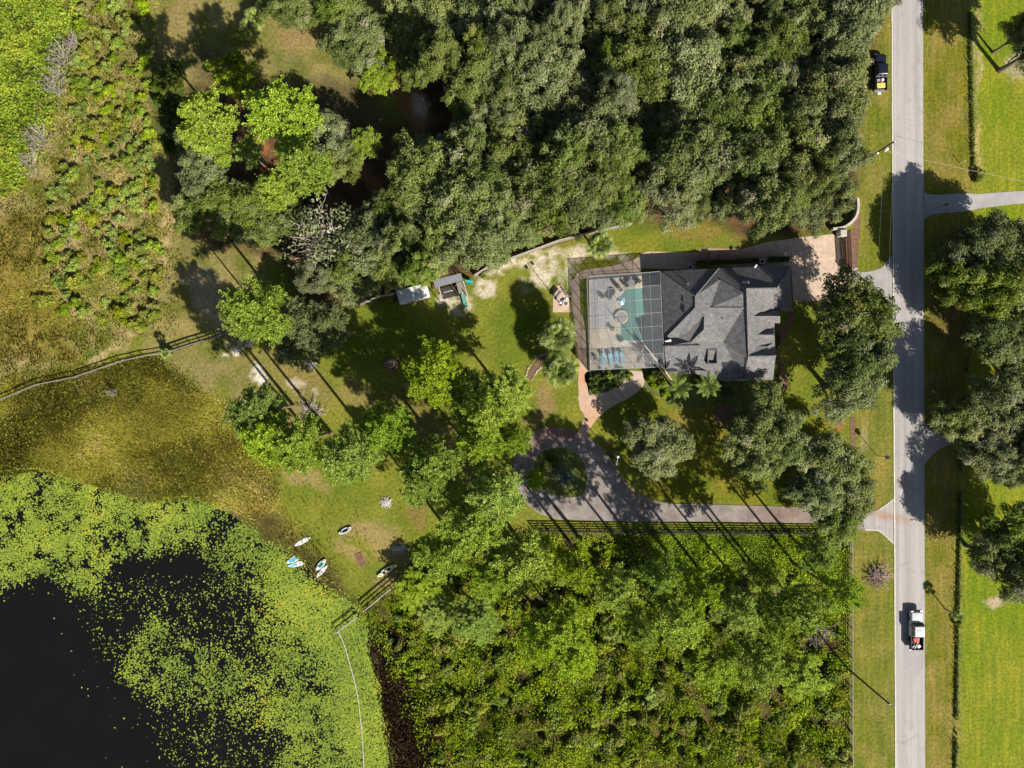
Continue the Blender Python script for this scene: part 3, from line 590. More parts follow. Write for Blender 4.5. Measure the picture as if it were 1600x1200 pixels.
def plant(name, proto, px, py, rpx, h, label, cat, group=None, rnd=random):
    """a plant whose crown is seen at plan point (px,py): the foot is found from the crown's height"""
    hc = proto['hc']*h/proto['h']; f = 1-hc/H; x = (px-800)/10*f; y = (600-py)/10*f; s = rpx/10*f/proto['R']
    o = thing(name, label, cat, (x, y, gz(x, y)-.02 if abs(x) < 92 and abs(y) < 70 else -.1), rnd.random()*6.283, group); o.scale = (s*rnd.uniform(.9, 1.1), s*rnd.uniform(.9, 1.1), h/proto['h'])
    for n, me in proto['parts']: link(n, me, o)
    return o

# --- the dense wood north of the house
R_ = random.Random(5)
def scatter(poly, dist, n, seed, bbox=None):
    r = random.Random(seed); xs = [p[0] for p in poly]; ys = [p[1] for p in poly]; b = bbox or (min(xs), max(xs), min(ys), max(ys)); out = []
    for _ in range(n):
        x = r.uniform(b[0], b[1]); y = r.uniform(b[2], b[3])
        if not inpoly(np.array(x), np.array(y), poly): continue
        if all((x-q[0])**2+(y-q[1])**2 > dist*dist for q in out): out.append((x, y))
    return out
CROWNS = [(640, -40), (1400, -40), (1352, 0), (1340, 60), (1316, 110), (1316, 190), (1310, 320), (1240, 345), (1150, 335), (1060, 318), (985, 322), (900, 338), (800, 365), (740, 395), (650, 420), (560, 432), (520, 430), (560, 360), (590, 330), (625, 270), (660, 235), (720, 195), (730, 130), (690, 95), (650, 60)]
pts = scatter(CROWNS, 41, 9000, 3)
for i, (x, y) in enumerate(pts):
    edge = 'road' if x > 1270 else ('fence' if y > 330 else ('top' if y < 40 else 'mid'))
    lab = {'road': 'grey-green live oak at the wood edge along the road verge', 'fence': 'live oak of the wood leaning over the garden fence', 'top': 'live oak of the wood along the top of the view', 'mid': 'grey-green live oak inside the dense wood north of the house'}[edge]
    mossy = fbm(np.array(x), np.array(y), 150, 77) > .5
    tl = 'mossy pale' if mossy else 'dark green'; th_ = 'west' if x < 900 else ('central' if x < 1110 else 'east')
    if edge == 'mid': lab = '%s live oak in the middle of the wood, %s part' % (tl, th_)
    elif edge == 'top': lab = '%s live oak along the top of the view, %s part of the wood' % (tl, th_)
    elif edge == 'fence': lab = '%s live oak of the wood leaning over the garden fence, %s part' % (tl, th_)
    else: lab = '%s live oak at the wood edge along the road verge' % tl
    ey = float(np.interp(x, [480, 560, 640, 690, 740, 800, 880, 985, 1060, 1150, 1240, 1320], [482, 472, 450, 440, 424, 394, 368, 348, 352, 366, 372, 362]))
    rr_c = R_.choice((R_.uniform(26, 40), R_.uniform(38, 62))); rr_c = min(rr_c, ey-y) if y > 250 else rr_c
    if rr_c < 17: continue
    plant('live_oak', R_.choice(MOSS if mossy else OAKS), x, y, rr_c, R_.uniform(6.5, 14.5), lab, 'tree', 'live oaks of the dense wood, '+{'road': 'road side', 'fence': 'garden side', 'top': 'far side', 'mid': 'middle'}[edge], R_)

OAKLIST = [  # kind, x, y, radius, height, label
 (OAKS, 555, 62, 44, 7, 'round green oak beside the orange dirt track'), (YOAK, 592, 108, 33, 6, 'bright green small oak at the end of the dirt track clearing'),
 (OAKS, 530, 8, 40, 7, 'green oak at the top edge left of the dirt track'), (OAKS, 655, 30, 42, 8, 'oak right of the orange dirt track at the top'), (OAKS, 705, 60, 44, 9, 'dark oak northwest in the wood beside the track'), (OAKS, 652, 108, 30, 7, 'small dark oak between the track and the wood'), (OAKS, 745, 30, 44, 9, 'broad oak at the top between track and wood'),
 (OAKS, 452, 12, 34, 6, 'low green oak at the top edge above the reddish clearing'), (YOAK, 360, 115, 34, 8, 'yellow-green oak by the northwest clearing'), (OAKS, 300, 215, 26, 8, 'small oak at the meadow edge under the west pines'), (MOSS, 505, 215, 46, 10, 'grey-green oak east of the tall bright pine pair'), (MOSS, 530, 250, 34, 9, 'greyish oak above the dead-branched oak'),
 (OAKS, 312, 268, 38, 9, 'dark oak at the meadow edge, upper of the west oaks'), (OAKS, 300, 330, 38, 8, 'low round oak bordering the sandy meadow path'), (OAKS, 365, 320, 50, 9, 'broad dark oak in the west oak group'), (OAKS, 405, 345, 42, 8, 'southern oak of the west oak group'), (MOSS, 440, 330, 30, 8, 'small oak under the brightest pine'),
 (DEAD, 505, 372, 56, 11, 'half-dead oak with bare tan branches at the wood edge'), (MOSS, 490, 425, 34, 9, 'mossy oak south of the half-dead oak'), (MOSS, 545, 440, 36, 8, 'mossy oak over the fence corner by the trailer'), (OAKS, 605, 415, 36, 9, 'oak just behind the white-roofed trailer'), (MOSS, 580, 380, 44, 11, 'oak east of the half-dead oak'),
 (OAKS, 487, 512, 50, 9, 'dark isolated oak beside the pines on the west lawn'), (SMALL, 450, 540, 26, 5, 'small oak in the shade of the isolated west oak'),
 (OAKS, 1340, 495, 58, 13, 'tall oak between paver court and road, upper of the pair'), (OAKS, 1343, 555, 55, 13, 'oak touching the road edge, middle of the east lawn'), (MOSS, 1325, 605, 48, 10, 'grey-green oak east of the house, lower of the group'),
 (MOSS, 1030, 700, 50, 7, 'rounded grey oak alone on the lawn inside the drive'), (MOSS, 1195, 655, 46, 9, 'oak south of the house wall with mulch ring'), (OAKS, 1185, 705, 48, 9, 'dark oak on the south lawn between house and drive'), (OAKS, 1222, 690, 40, 9, 'oak on the south lawn nearest the brown strip'),
 (MOSS, 1300, 735, 52, 9, 'mossy sparse oak overhanging the lower driveway'), (MOSS, 1330, 775, 44, 8, 'mossy oak at the lower driveway mouth'), (OAKS, 1275, 770, 38, 9, 'dark oak arching over the lower driveway'), (OAKS, 1310, 815, 36, 8, 'oak at the fence corner by the driveway mouth'),
 (OAKS, 1530, 395, 45, 10, 'oak across the road, top of the upper clump'), (OAKS, 1578, 385, 51, 11, 'oak across the road at the right edge, upper clump'), (OAKS, 1497, 432, 41, 9, 'oak across the road nearest the verge in the upper clump'), (OAKS, 1560, 450, 53, 12, 'broad oak across the road in the middle of the upper clump'), (OAKS, 1578, 515, 49, 11, 'oak across the road, bottom of the upper clump'), (OAKS, 1630, 450, 53, 12, 'oak across the road beyond the upper clump'),
 (OAKS, 1602, 578, 34, 8, 'oak at the right edge between the two clumps across the road'), (MOSS, 1560, 630, 47, 10, 'mossy oak across the road above the curving drive'), (OAKS, 1505, 655, 43, 9, 'oak at the mouth of the curving drive'), (MOSS, 1590, 655, 43, 10, 'oak at the right edge above the curving drive'), (MOSS, 1550, 705, 45, 10, 'oak below the curving drive across the road'), (OAKS, 1590, 725, 39, 9, 'oak at the right edge below the curving drive'), (OAKS, 1640, 690, 53, 12, 'oak across the road past the curving drive'),
 (OAKS, 1560, 870, 43, 10, 'dark oak on the east field by the vine fence'), (OAKS, 1595, 830, 47, 11, 'oak at the right edge of the east field'), (OAKS, 1640, 900, 53, 13, 'tall oak on the east field just out of the lawn'), (OAKS, 1640, 60, 49, 14, 'tall oak at the upper right corner of the east field'), (MOSS, 1605, 45, 27, 10, 'pale-limbed oak at the upper right corner'),
]
for k, x, y, r, h, lab in OAKLIST: plant('live_oak', R_.choice(k), x, y, r, h, lab, 'tree', None, R_)
PINELIST = [
 (0, 316, 186, 44, 21, 'bright pine at the meadow edge, westernmost of the upper pines'), (0, 432, 174, 50, 21, 'largest bright pine of the northwest group'), (0, 468, 258, 38, 21, 'yellow-green pine south of the largest northwest pine'), (0, 430, 293, 31, 18, 'vivid green pine touching the west oak group'), (0, 572, 218, 22, 10, 'small vivid pine between the northwest pines and the wood'), (1, 385, 235, 24, 11, 'thin pine between the two northwest pines'), (0, 340, 235, 22, 9, 'small yellowish pine above the west oaks'),
 (0, 395, 482, 48, 21, 'bright pine standing over the north end of the west fence'), (0, 370, 500, 30, 18, 'smaller pine at the west fence end'),
 (1, 395, 640, 40, 21, 'dark-topped pine at the marsh edge'), (0, 415, 680, 46, 21, 'bright pine at the marsh edge above the landing lawn'), (0, 465, 690, 42, 21, 'pine on the west lawn next to the marsh pines'),
 (0, 548, 715, 42, 21, 'bright pine above the boat lawn'), (1, 600, 670, 42, 21, 'dark tall pine northeast of the boat lawn'),
 (0, 672, 725, 42, 21, 'bright round pine above the gravel pile'), (0, 660, 755, 40, 21, 'bright pine with a gap, east of the gravel pile'), (0, 676, 588, 47, 21, 'bright pine beside the fire pit'),
 (1, 730, 612, 38, 12, 'dark pine between fire pit and lawn'), (0, 785, 615, 40, 12, 'pine at the lawn edge with the pink dry patch'), (0, 755, 655, 48, 21, 'broad bright pine northwest of the driveway loop'), (0, 750, 695, 38, 21, 'lower bright pine northwest of the driveway loop'), (0, 805, 685, 26, 18, 'pine overhanging the loop driveway'),
 (0, 775, 775, 46, 21, 'bright pine touching the driveway loop'), (0, 735, 825, 48, 21, 'big bright pine over the west end of the board fence'),
 (0, 836, 750, 15, 7, 'little bright pine at the edge of the island'), (1, 690, 870, 46, 18, 'dark pine over the lakeside fence'), (0, 655, 925, 38, 4.5, 'bright bushy pine by the lakeside fence end'), (0, 815, 885, 50, 18, 'bright pine south of the board fence'), (0, 770, 905, 36, 18, 'pine in the thicket corner by the lakeside fence'),
]
TH = [(905, 890, 38, 20), (880, 985, 46, 20), (840, 1010, 36, 20), (900, 1030, 38, 13), (960, 925, 42, 20), (1035, 905, 36, 20), (1060, 970, 46, 20), (1010, 985, 36, 20), (1100, 925, 36, 20), (1156, 955, 42, 20), (1120, 1040, 42, 14), (1190, 1045, 46, 20), (1222, 970, 38, 20), (1262, 955, 40, 20), (1318, 930, 34, 20), (1285, 870, 30, 12), (745, 975, 38, 8), (690, 960, 34, 5), (1200, 905, 30, 12), (1255, 1060, 40, 12)]
for d, x, y, r, h, lab in PINELIST: plant('pine_tree', R_.choice(DPINES if d else PINES), x, y, r*.93, h, lab, 'tree', None, R_)
THL = ['just below the board fence, right of the bright fence pine', 'left of the thicket middle, right of a pair', 'left of the thicket middle, left of a pair', 'low in the thicket, under the left pair', 'broad, below the middle of the board fence', 'narrow, below the lower driveway bend', 'broad, in the centre of the thicket', 'beside the broad central pine, on its lake side', 'below the vines, left of the leafless shrub', 'large, below the leafless shrub', 'lower right middle, above bare ground', 'large, lowest toward the road verge', 'left of the grey leafless shrub', 'right above the grey leafless shrub', 'overhanging the road verge and verge fence', 'over the east end of the board fence', 'near the lakeside fence, above brown ground', 'small, nearest the lakeside fence', 'small, at the lower edge of the vines', 'right of the large lowest pine']
for i, (x, y, r, h) in enumerate(TH): plant('pine_tree', R_.choice(TPINES), x, y, r*.9, h, 'south thicket pine, '+THL[i], 'tree', 'pines in the south thicket', R_)

# --- bushes that can be told apart
BR = random.Random(21)
def bushes(poly, dist, n, seed, protos, rr, hh, label, group, lim=300, wt=None, nm='bush'):
    k = 0
    for x, y in scatter(poly, dist, n, seed):
        if wt is not None and BR.random() > wt(x, y): continue
        lb = label if group != 'bushes of the south thicket' else 'leafy green bush in the south thicket, %s %s part' % ('upper' if y < 960 else ('middle' if y < 1070 else 'lower'), 'lake-side' if x < 830 else ('central' if x < 1090 else 'road-side'))
        if group == 'bushes of the west meadow': lb = 'yellow-green bush in the marsh meadow, %s part' % ('upper' if y < 170 else ('middle' if y < 340 else 'lower'))
        plant(nm, BR.choice(protos), x, y, BR.uniform(*rr), BR.uniform(*hh), lb, 'bush', group, BR); k += 1
        if k >= lim: break
bushes([(640, 900), (830, 850), (1318, 850), (1322, 1200), (690, 1200), (640, 1060), (590, 985)], 12, 3000, 8, BUSH[:3]+BUSH[:2]+BUSH[3:], (7, 20), (1.0, 3.0), 'leafy green bush in the thicket south of the board fence', 'bushes of the south thicket', 300, lambda x, y: 0 if (x > 1030 and y < 905) or (x > 860 and y < 868) else .35+.9*float(fbm(np.array(x), np.array(y), 45, 14)), 'thicket_bush')
bushes([(120, 0), (232, 0), (238, 200), (258, 330), (240, 440), (240, 510), (170, 505), (60, 470), (70, 330), (110, 200)], 16.5, 9000, 9, BUSH[:3]+BUSH[:3]+BUSH[3:5], (7, 17), (.7, 1.8), 'yellow-green bush in the marsh meadow on the west side', 'bushes of the west meadow', 300, lambda x, y: .3+.9*float(fbm(np.array(x), np.array(y), 60, 4)), 'meadow_bush')
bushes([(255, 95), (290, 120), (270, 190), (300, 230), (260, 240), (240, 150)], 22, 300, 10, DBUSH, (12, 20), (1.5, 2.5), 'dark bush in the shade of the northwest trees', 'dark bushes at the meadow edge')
for i, (x, y, r, h) in enumerate([(95, 85, 26, 2), (85, 120, 24, 2), (110, 65, 20, 2), (60, 215, 26, 2), (45, 250, 20, 2), (85, 140, 18, 2), (1280, 992, 30, 2.6), (1205, 925, 22, 2), (172, 615, 9, 3)]):
    plant('bare_shrub', BARE[i % 3], x, y, r, h, ['pale bare shrub at the edge of the bright carpet, top of its row', 'bleached bare shrub at the carpet edge, middle of its row', 'small bleached shrub beside the dry meadow', 'bare grey shrub low on the carpet edge', 'lowest bare shrub of the carpet edge', 'small bare shrub behind the bleached one', 'grey leafless shrub in the thicket near the verge', 'leafless shrub below the driveway in the thicket', 'white dead snag standing in the marsh'][i], 'shrub', None, BR)
plant('brush_pile', BRUSH[0], 484, 643, 22, .9, 'grey pile of cut brush on the west lawn', 'brush pile', None, BR)
plant('brush_pile', BRUSH[1], 1373, 902, 21, 1.2, 'brown brush pile on the road verge', 'brush pile', None, BR)
GB = [(930, 592, 9, 1.2), (942, 587, 10, 1.4), (956, 588, 11, 1.5), (970, 586, 11, 1.6), (982, 588, 8, 1.2), (948, 602, 10, 1.3), (962, 599, 9, 1.2), (932, 610, 9, 1.2), (924, 600, 6, 1), (1016, 592, 11, 2), (1028, 584, 11, 2), (1024, 604, 10, 1.6), (1038, 600, 11, 2), (1040, 614, 9, 1.4), (1052, 624, 8, 1.2), (1090, 594, 10, 1.6), (1124, 600, 9, 1.4), (1136, 612, 9, 1.2)]
for x, y, r, h in GB: plant('garden_shrub', BR.choice(DBUSH+BUSH[:1]), x, y, r, h, 'clipped shrub in the beds along the south side of the house', 'shrub', 'garden shrubs south of the house', BR)
for x, y, r, h, lab in ((755, 428, 8, 1.2, 'brown bush in front of the wooden fence'), (212, 505, 16, 1.6, 'white-flecked bush where the meadow paths meet'), (260, 550, 8, 2.2, 'bright bush at the west fence corner'), (855, 735, 14, 1.0, 'low bush on the island under the little pine'), (862, 718, 12, .9, 'dark bush in the upper half of the island'), (1532, 272, 11, 1.5, 'brown bush beside the neighbour drive'), (1210, 525, 8, 1.2, 'bright shrub at the east house wall'), (1500, 975, 7, 1.5, 'small green bush on the vine fence')):
    plant('bush', BR.choice(BUSH if 'dark' not in lab else DBUSH), x, y, r, h, lab, 'bush', None, BR)
for x, y in [(1216, 528), (1213, 540), (1212, 562), (1214, 575), (1215, 588), (1218, 600)]: plant('garden_shrub', BR.choice(DBUSH), x, y, 7, 1.1, 'dark shrub in the red brown bed on the east side of the house', 'shrub', 'shrubs east of the house', BR)

# --- palms: every frond its own part
def fan_frond(mat, seed, L=1.0, rad=.95, nl=22):
    rng = np.random.default_rng(seed); v = []; f = []; t = []
    v += [(0, -.025, 0), (L, -.015, .0), (L, .015, .0), (0, .025, 0)]; f.append((0, 1, 2, 3)); t += [.5]*4
    for i in range(nl):
        a = (i/(nl-1)-.5)*4.3; r = rad*(.72+.28*math.cos(a*.7))*(.92+.16*rng.random()); wd = .055; dz = -.28*r*(abs(a)/2.2+.3)*rng.uniform(.7, 1.3)
        c, s = math.cos(a), math.sin(a); b = len(v); m = .55*r; tn = np.clip(.5+.25*rng.normal(), 0, .9)
        v += [(L, 0, 0), (L+c*m-s*wd, s*m+c*wd, .04), (L+c*r, s*r, dz), (L+c*m+s*wd, s*m-c*wd, .04)]; f.append((b, b+1, b+2, b+3)); t += [tn-.2, tn, min(1, tn+.35), tn]
    return npmesh('frond', np.array(v), np.array(f), mat, np.clip(t, 0, 1))
def feather_frond(mat, seed, L=2.7, nl=26, leaf=.55, droop=.9, wd=.045):
    rng = np.random.default_rng(seed); v = []; f = []; t = []
    def sp(u): return np.array([L*u*(1-.12*u), 0, .55*L*u*.5-droop*L*.42*u*u])
    for i in range(10):
        a, b_ = sp(i/10), sp((i+1)/10); b = len(v); v += [a+(0, -.025, 0), b_+(0, -.02, 0), b_+(0, .02, 0), a+(0, .025, 0)]; f.append((b, b+1, b+2, b+3)); t += [.6]*4
    for i in range(nl):
        u = .14+.86*i/(nl-1); p = sp(u); l = leaf*math.sin(math.pi*min(1, .25+.72*u))*(.85+.3*rng.random())
        for s in (-1, 1):
            d = np.array([.55, s*.8, -.18-.2*rng.random()]); d /= np.linalg.norm(d); q = p+d*l; m = p+d*l*.5; n = np.array([d[1], -d[0], 0])*wd; b = len(v); tn = np.clip(.5+.2*rng.normal(), 0, 1)
            v += [p, m+n, q, m-n]; f.append((b, b+1, b+2, b+3)); t += [tn-.15, tn, min(1, tn+.2), tn]
    return npmesh('frond', np.array(v), np.array(f), mat, np.clip(t, 0, 1))
FAN = [fan_frond(palm_m, 400+i) for i in range(3)]; FEA = [feather_frond(queen_m, 410+i) for i in range(3)]; SAGO = [feather_frond(agave_m, 420+i, 2.3, 24, .32, .5, .035) for i in range(2)]; SMF = [fan_frond(palm_m, 430+i, .6, .6, 16) for i in range(2)]
def palm(px, py, h, meshes, nf, scale, label, lo=-.55, hi=1.25, tr=.17, name='palm_tree'):
    f = 1-(h+.2)/H; x, y = (px-800)/10*f, (600-py)/10*f; o = thing(name, label, 'palm', (x, y, gz(x, y)), BR.random()*6)
    MB().tube([(0, 0, -.2), (.03, .02, h*.5), (0, 0, h)], [tr*1.2, tr, tr*.9], 9, True).obj('trunk', bark_m, o)
    for i in range(nf):
        u = i/nf; el = lo+(hi-lo)*u**.8+BR.uniform(-.12, .12); q = link('frond', BR.choice(meshes), o); q.location = (0, 0, h+.1*u); q.rotation_euler = (BR.uniform(-.3, .3), -el, i*2.39996+BR.uniform(-.2, .2)); s = scale*BR.uniform(.88, 1.1)*(1-.2*u); q.scale = (s, s, s)
    return o
palm(873, 524, 5.0, FAN, 60, 1.6, 'fan palm beside the paver walk, upper of two')
palm(876, 577, 4.6, FAN, 60, 1.6, 'fan palm beside the paver walk, lower of two')
palm(937, 382, 4.5, FAN, 44, 1.2, 'fan palm at the bend of the garden fence')
palm(1062, 604, 5.2, FEA, 20, .95, 'feather palm by the south wall, nearer the pool cage')
palm(1106, 602, 5.6, FEA, 20, 1.0, 'feather palm by the south wall, nearer the chimney')
palm(882, 745, .6, SAGO, 40, 1.05, 'large blue-green rosette palm on the driveway island', .05, 1.3, .25)
palm(258, 552, 2.4, SMF, 16, .8, 'small fan palm at the west fence corner', -.3, 1.2, .1)
for i, (x, y) in enumerate(((402, 28), (418, 12), (392, 45))): palm(x, y, 1.2, FAN, 22, 1.05, ('broad palmetto at the top beside the clearing', 'palmetto at the top edge of the view', 'lower palmetto of the top clump')[i], .0, 1.3, .12, 'palmetto')
palm(1497, 962, 3.0, SMF, 16, .9, 'small palm growing on the vine fence of the east field', -.3, 1.2, .09)

# ------------------------------------------------------------------ ground cover nobody could count
def density(px, py, polys, warp=16, jit=8):
    x = px+(fbm(px, py, 60, 81)-.5)*2*warp; y = py+(fbm(px, py, 60, 85)-.5)*2*warp; d = np.zeros(px.shape)
    q = np.random.default_rng(len(px)); x = x+q.normal(size=px.shape)*jit; y = y+q.normal(size=px.shape)*jit
    for poly, w_ in polys: d = np.where(inpoly(x, y, poly), np.maximum(d, w_), d)
    return d
def cover(n, box, polys, seed, noise=None, dry=False):
    r = np.random.default_rng(seed); px = r.uniform(box[0], box[2], n); py = r.uniform(box[1], box[3], n); d = density(px, py, polys)
    if dry: d = np.where(inpoly(px+(fbm(px, py, 60, 3)-.5)*20, py, LAKE), 0, d)
    if noise: d = d*np.maximum(np.clip((fbm(px, py, noise[0], seed)-noise[1])*noise[2]+.5, 0, 1.2), np.where(d > 1, .72, 0))
    k = r.random(n) < d; return px[k], py[k], r
def toxy(px, py): return np.stack([(px-800)/10, (600-py)/10], -1)
# lily pads
PADS = [([(0, 722), (60, 720), (150, 742), (300, 765), (340, 790), (325, 820), (300, 850), (250, 862), (190, 868), (175, 885), (135, 930), (112, 920), (95, 900), (0, 915), (-120, 915), (-120, 735)], .92),
        ([(320, 780), (390, 822), (450, 868), (510, 920), (568, 962), (560, 1000), (520, 1060), (520, 1120), (470, 1150), (400, 1100), (420, 1040), (395, 980), (405, 930), (350, 900), (310, 850)], .52),
        ([(405, 838), (448, 868), (490, 905), (548, 945), (582, 985), (592, 1060), (606, 1140), (620, 1210), (540, 1260), (530, 1150), (520, 1060), (490, 1000), (440, 950)], 1.3),
        ([(400, 1100), (520, 1060), (540, 1150), (560, 1260), (430, 1260), (440, 1160)], .78),
        ([(200, 990), (240, 945), (265, 985), (320, 1010), (400, 1030), (430, 1140), (330, 1112), (250, 1105), (180, 1050)], .40),
        ([(110, 930), (240, 900), (400, 900), (420, 1200), (280, 1250), (250, 1130), (150, 1020)], .09), ([(60, 930), (300, 900), (300, 1260), (200, 1260)], .002)]
px, py, r = cover(330000, (-60, 705, 640, 1250), PADS, 5, (15, .43, 2.3))
xy = toxy(px, py); n = len(xy); k = 6; ang = np.linspace(0, 2*np.pi, k, endpoint=False); rad = .055+.12*r.random(n)**2
rot = r.random(n)*6.28; zz = np.maximum(-.30, Z[np.clip(np.rint((xy[:, 1]-gy[0])/N).astype(int), 0, ny-1), np.clip(np.rint((xy[:, 0]-gx[0])/N).astype(int), 0, nx-1)]+.04)+.06*r.random(n); til = r.normal(size=(n, 2))*.10
dx = rad[:, None]*np.cos(ang+rot[:, None]); dy = rad[:, None]*np.sin(ang+rot[:, None]); dx[:, 0] *= .45; dy[:, 0] *= .45
V = np.stack([xy[:, :1]+dx, xy[:, 1:]+dy, zz[:, None]+dx*til[:, :1]+dy*til[:, 1:]], -1).reshape(-1, 3)
yl = fbm(px, py, 50, 19); tone = np.clip(.46+(yl-.5)*.8+.22*r.normal(size=n), 0, 1)
tag(link('lily_pads', npmesh('lily_pads', V, np.arange(n*k).reshape(n, k), pad_m, np.repeat(tone, k))), 'yellow-green lily pads floating on the dark lake', 'lily pads', None, 'stuff')
print('pads', n)
def stuffcards(name, label, cat, n, box, polys, seed, mat, zr, size, tone0=.5, noise=None, asp=(1.25, .75), up=.8, tv=.18, hvar=None):
    px, py, r = cover(n, box, polys, seed, noise); xy = toxy(px, py); m = len(xy)
    ii = np.clip(np.rint((xy[:, 1]-gy[0])/N).astype(int), 0, ny-1); jj = np.clip(np.rint((xy[:, 0]-gx[0])/N).astype(int), 0, nx-1); g = np.maximum(Z[ii, jj], -.3)
    hv = fbm(px, py, 22, seed+3); z = g+.03+zr*r.random(m)*(hv if hvar is None else np.clip((hv-hvar)*5, .05, 1))
    nn = np.stack([.5*r.normal(size=m), .5*r.normal(size=m), np.full(m, up)], -1); sz = size*(.6+.8*r.random(m)); v, f = cards(np.concatenate([xy, z[:, None]], 1), nn, sz*asp[0], sz*asp[1], r)
    tn = np.clip(tone0+(fbm(px, py, 40, seed+7)-.5)*1.1+tv*r.normal(size=m), 0, 1); print(name, m)
    return tag(link(name, npmesh(name, v, f, mat, np.repeat(tn, 4))), label, cat, None, 'stuff')
stuffcards('carpet_foliage', 'bright leafy carpet of water plants along the upper left', 'water plants', 60000, (-80, -60, 160, 310), [([(-80, -60), (135, -60), (122, 0), (105, 110), (80, 190), (55, 240), (35, 295), (-80, 305)], 1.0), ([(0, 300), (40, 310), (20, 380), (-60, 400), (-60, 300)], .4)], 31, carpet_m, .8, .15, .52, (9, .42, 5))
stuffcards('undergrowth', 'low green undergrowth covering the thicket floor', 'undergrowth', 190000, (560, 830, 1330, 1260), [(THICK[:6]+[(1326, 1260), (690, 1260), (640, 1100), (600, 1000)], .8)], 33, shrub_m, 1.7, .11, .46, (24, .40, 3.5), hvar=.34)
stuffcards('vine_cover', 'bright vines carpeting the ground below the board fence', 'vines', 60000, (1000, 828, 1330, 960), [([(1020, 833), (1318, 835), (1320, 900), (1240, 920), (1160, 910), (1080, 880)], .9), ([(840, 836), (1020, 836), (1080, 880), (900, 900)], .4)], 34, carpet_m, .5, .11, .36)
def blades(name, label, cat, n, box, polys, seed, L, W, mat, tone0, noise=None, lean=(.5, .2), hgt=.55):
    px, py, r = cover(n, box, polys, seed, noise, True); xy = toxy(px, py); m = len(xy)
    ii = np.clip(np.rint((xy[:, 1]-gy[0])/N).astype(int), 0, ny-1); jj = np.clip(np.rint((xy[:, 0]-gx[0])/N).astype(int), 0, nx-1); g = np.maximum(Z[ii, jj], -.34)
    swirl = (fbm(px, py, 90, seed+1)-.5)*7; a = swirl+r.normal(size=m)*.7+lean[0]; l = L*(.5+.8*r.random(m)); d = np.stack([np.cos(a), np.sin(a)], -1); nrm = np.stack([-d[:, 1], d[:, 0]], -1)*W*(.6+.8*r.random(m))[:, None]
    z0 = g; z1 = g+hgt*(.5+.7*r.random(m)); b0 = np.concatenate([xy-nrm, z0[:, None]], 1); b1 = np.concatenate([xy+nrm, z0[:, None]], 1); t1 = np.concatenate([xy+d*l[:, None]*.6+nrm*.8, z1[:, None]], 1); t0 = np.concatenate([xy+d*l[:, None]*.6-nrm*.8, z1[:, None]], 1); tp = np.concatenate([xy+d*l[:, None], (z1*.85+g*.15)[:, None]], 1)
    V = np.stack([b0, b1, t1, tp, t0], 1).reshape(-1, 3); tn = np.clip(tone0+(fbm(px, py, 70, seed+7)-.5)*1.0+.14*r.normal(size=m), 0, 1); print(name, m)
    return tag(link(name, npmesh(name, V, np.arange(5*m).reshape(m, 5), mat, np.repeat(tn, 5))), label, cat, None, 'stuff')
blades('marsh_sedge', 'golden brown sedge of the marsh between meadow and lake', 'sedge', 150000, (-60, 555, 440, 810), [([(-60, 600), (0, 600), (60, 590), (190, 565), (245, 560), (290, 608), (350, 632), (372, 690), (405, 725), (395, 770), (360, 790), (-60, 800)], .85), ([(372, 680), (428, 725), (436, 775), (400, 800), (360, 795)], .4)], 41, .40, .028, sedge_m, .56, None, hgt=.22)
blades('meadow_grass', 'dry tan and green grass of the west meadow', 'grass', 90000, (-60, -40, 280, 600), [(LEFTVEG[2:-1]+[(-60, 600), (-60, 0)], .5), ([(-60, 320), (60, 320), (130, 560), (-60, 600)], .9), ([(240, 280), (275, 270), (290, 500), (240, 540)], .35)], 43, .38, .03, sedge_m, .66, (12, .42, 3), hgt=.25)
blades('shore_reeds', 'red brown reeds along the shore below the lakeside fence', 'reeds', 26000, (560, 960, 710, 1260), [([(575, 980), (625, 985), (655, 1080), (690, 1160), (700, 1260), (625, 1260), (595, 1080)], .8)], 44, .5, .045, litter_m, .5)
blades('lawn_tufts', 'taller grass tufts along the lake shore lawn', 'grass', 7000, (400, 740, 640, 960), [([(440, 800), (520, 870), (560, 960), (545, 960), (480, 890), (430, 830)], .8), ([(430, 730), (560, 800), (620, 880), (560, 950), (480, 850)], .08)], 45, .25, .025, olive_m, .6)

# ------------------------------------------------------------------ the house
wc = P(1135, 505); house = thing('house', 'single-storey house with a grey shingled hip-and-gable roof', 'house', (wc.x, wc.y, 0))
def HP(px, py, z): q = P(px, py, z); return (q.x-wc.x, q.y-wc.y, z)
RP = dict(A=(1031, 424, 3), B=(1123, 419, 3), C=(1086, 463, 6.2), D=(1086, 481, 6.2), E=(1038, 530, 3), F=(1100, 494, 5.9), G=(1110, 481, 5.5), I=(1125, 437, 4.3), V=(1073, 520, 4.2), V2=(1058, 528, 3.4),
    F2=(1100, 514.5, 5.8), J=(1080, 534, 4.2), K=(1162, 481, 5.7), K2=(1162, 459, 5.7), L=(1130, 534, 4.3), M=(1122, 594, 3), N=(1137, 596, 3), N2=(1161, 592, 3), O=(1090, 585, 3), O2=(1042, 582, 3), Q1=(1038, 541, 4.3), Q2=(1093, 540, 4.3),
    NE=(1234, 415, 3), SE=(1238, 486, 3), R0=(1166, 451, 6.0), R1=(1169, 557, 6.0), G1=(1214, 450, 5.6), S1=(1221, 487, 3), E2=(1210, 487, 3), E3=(1211, 556, 3), T1=(1172, 487, 5.3), W1=(1163, 558, 5.2), SR=(1212, 556, 5.4), SS=(1208, 594, 3), SW=(1171, 594, 3), SWW=(1162, 590, 3), SN=(1212, 541, 3.8), SN0=(1185, 541, 4.8))
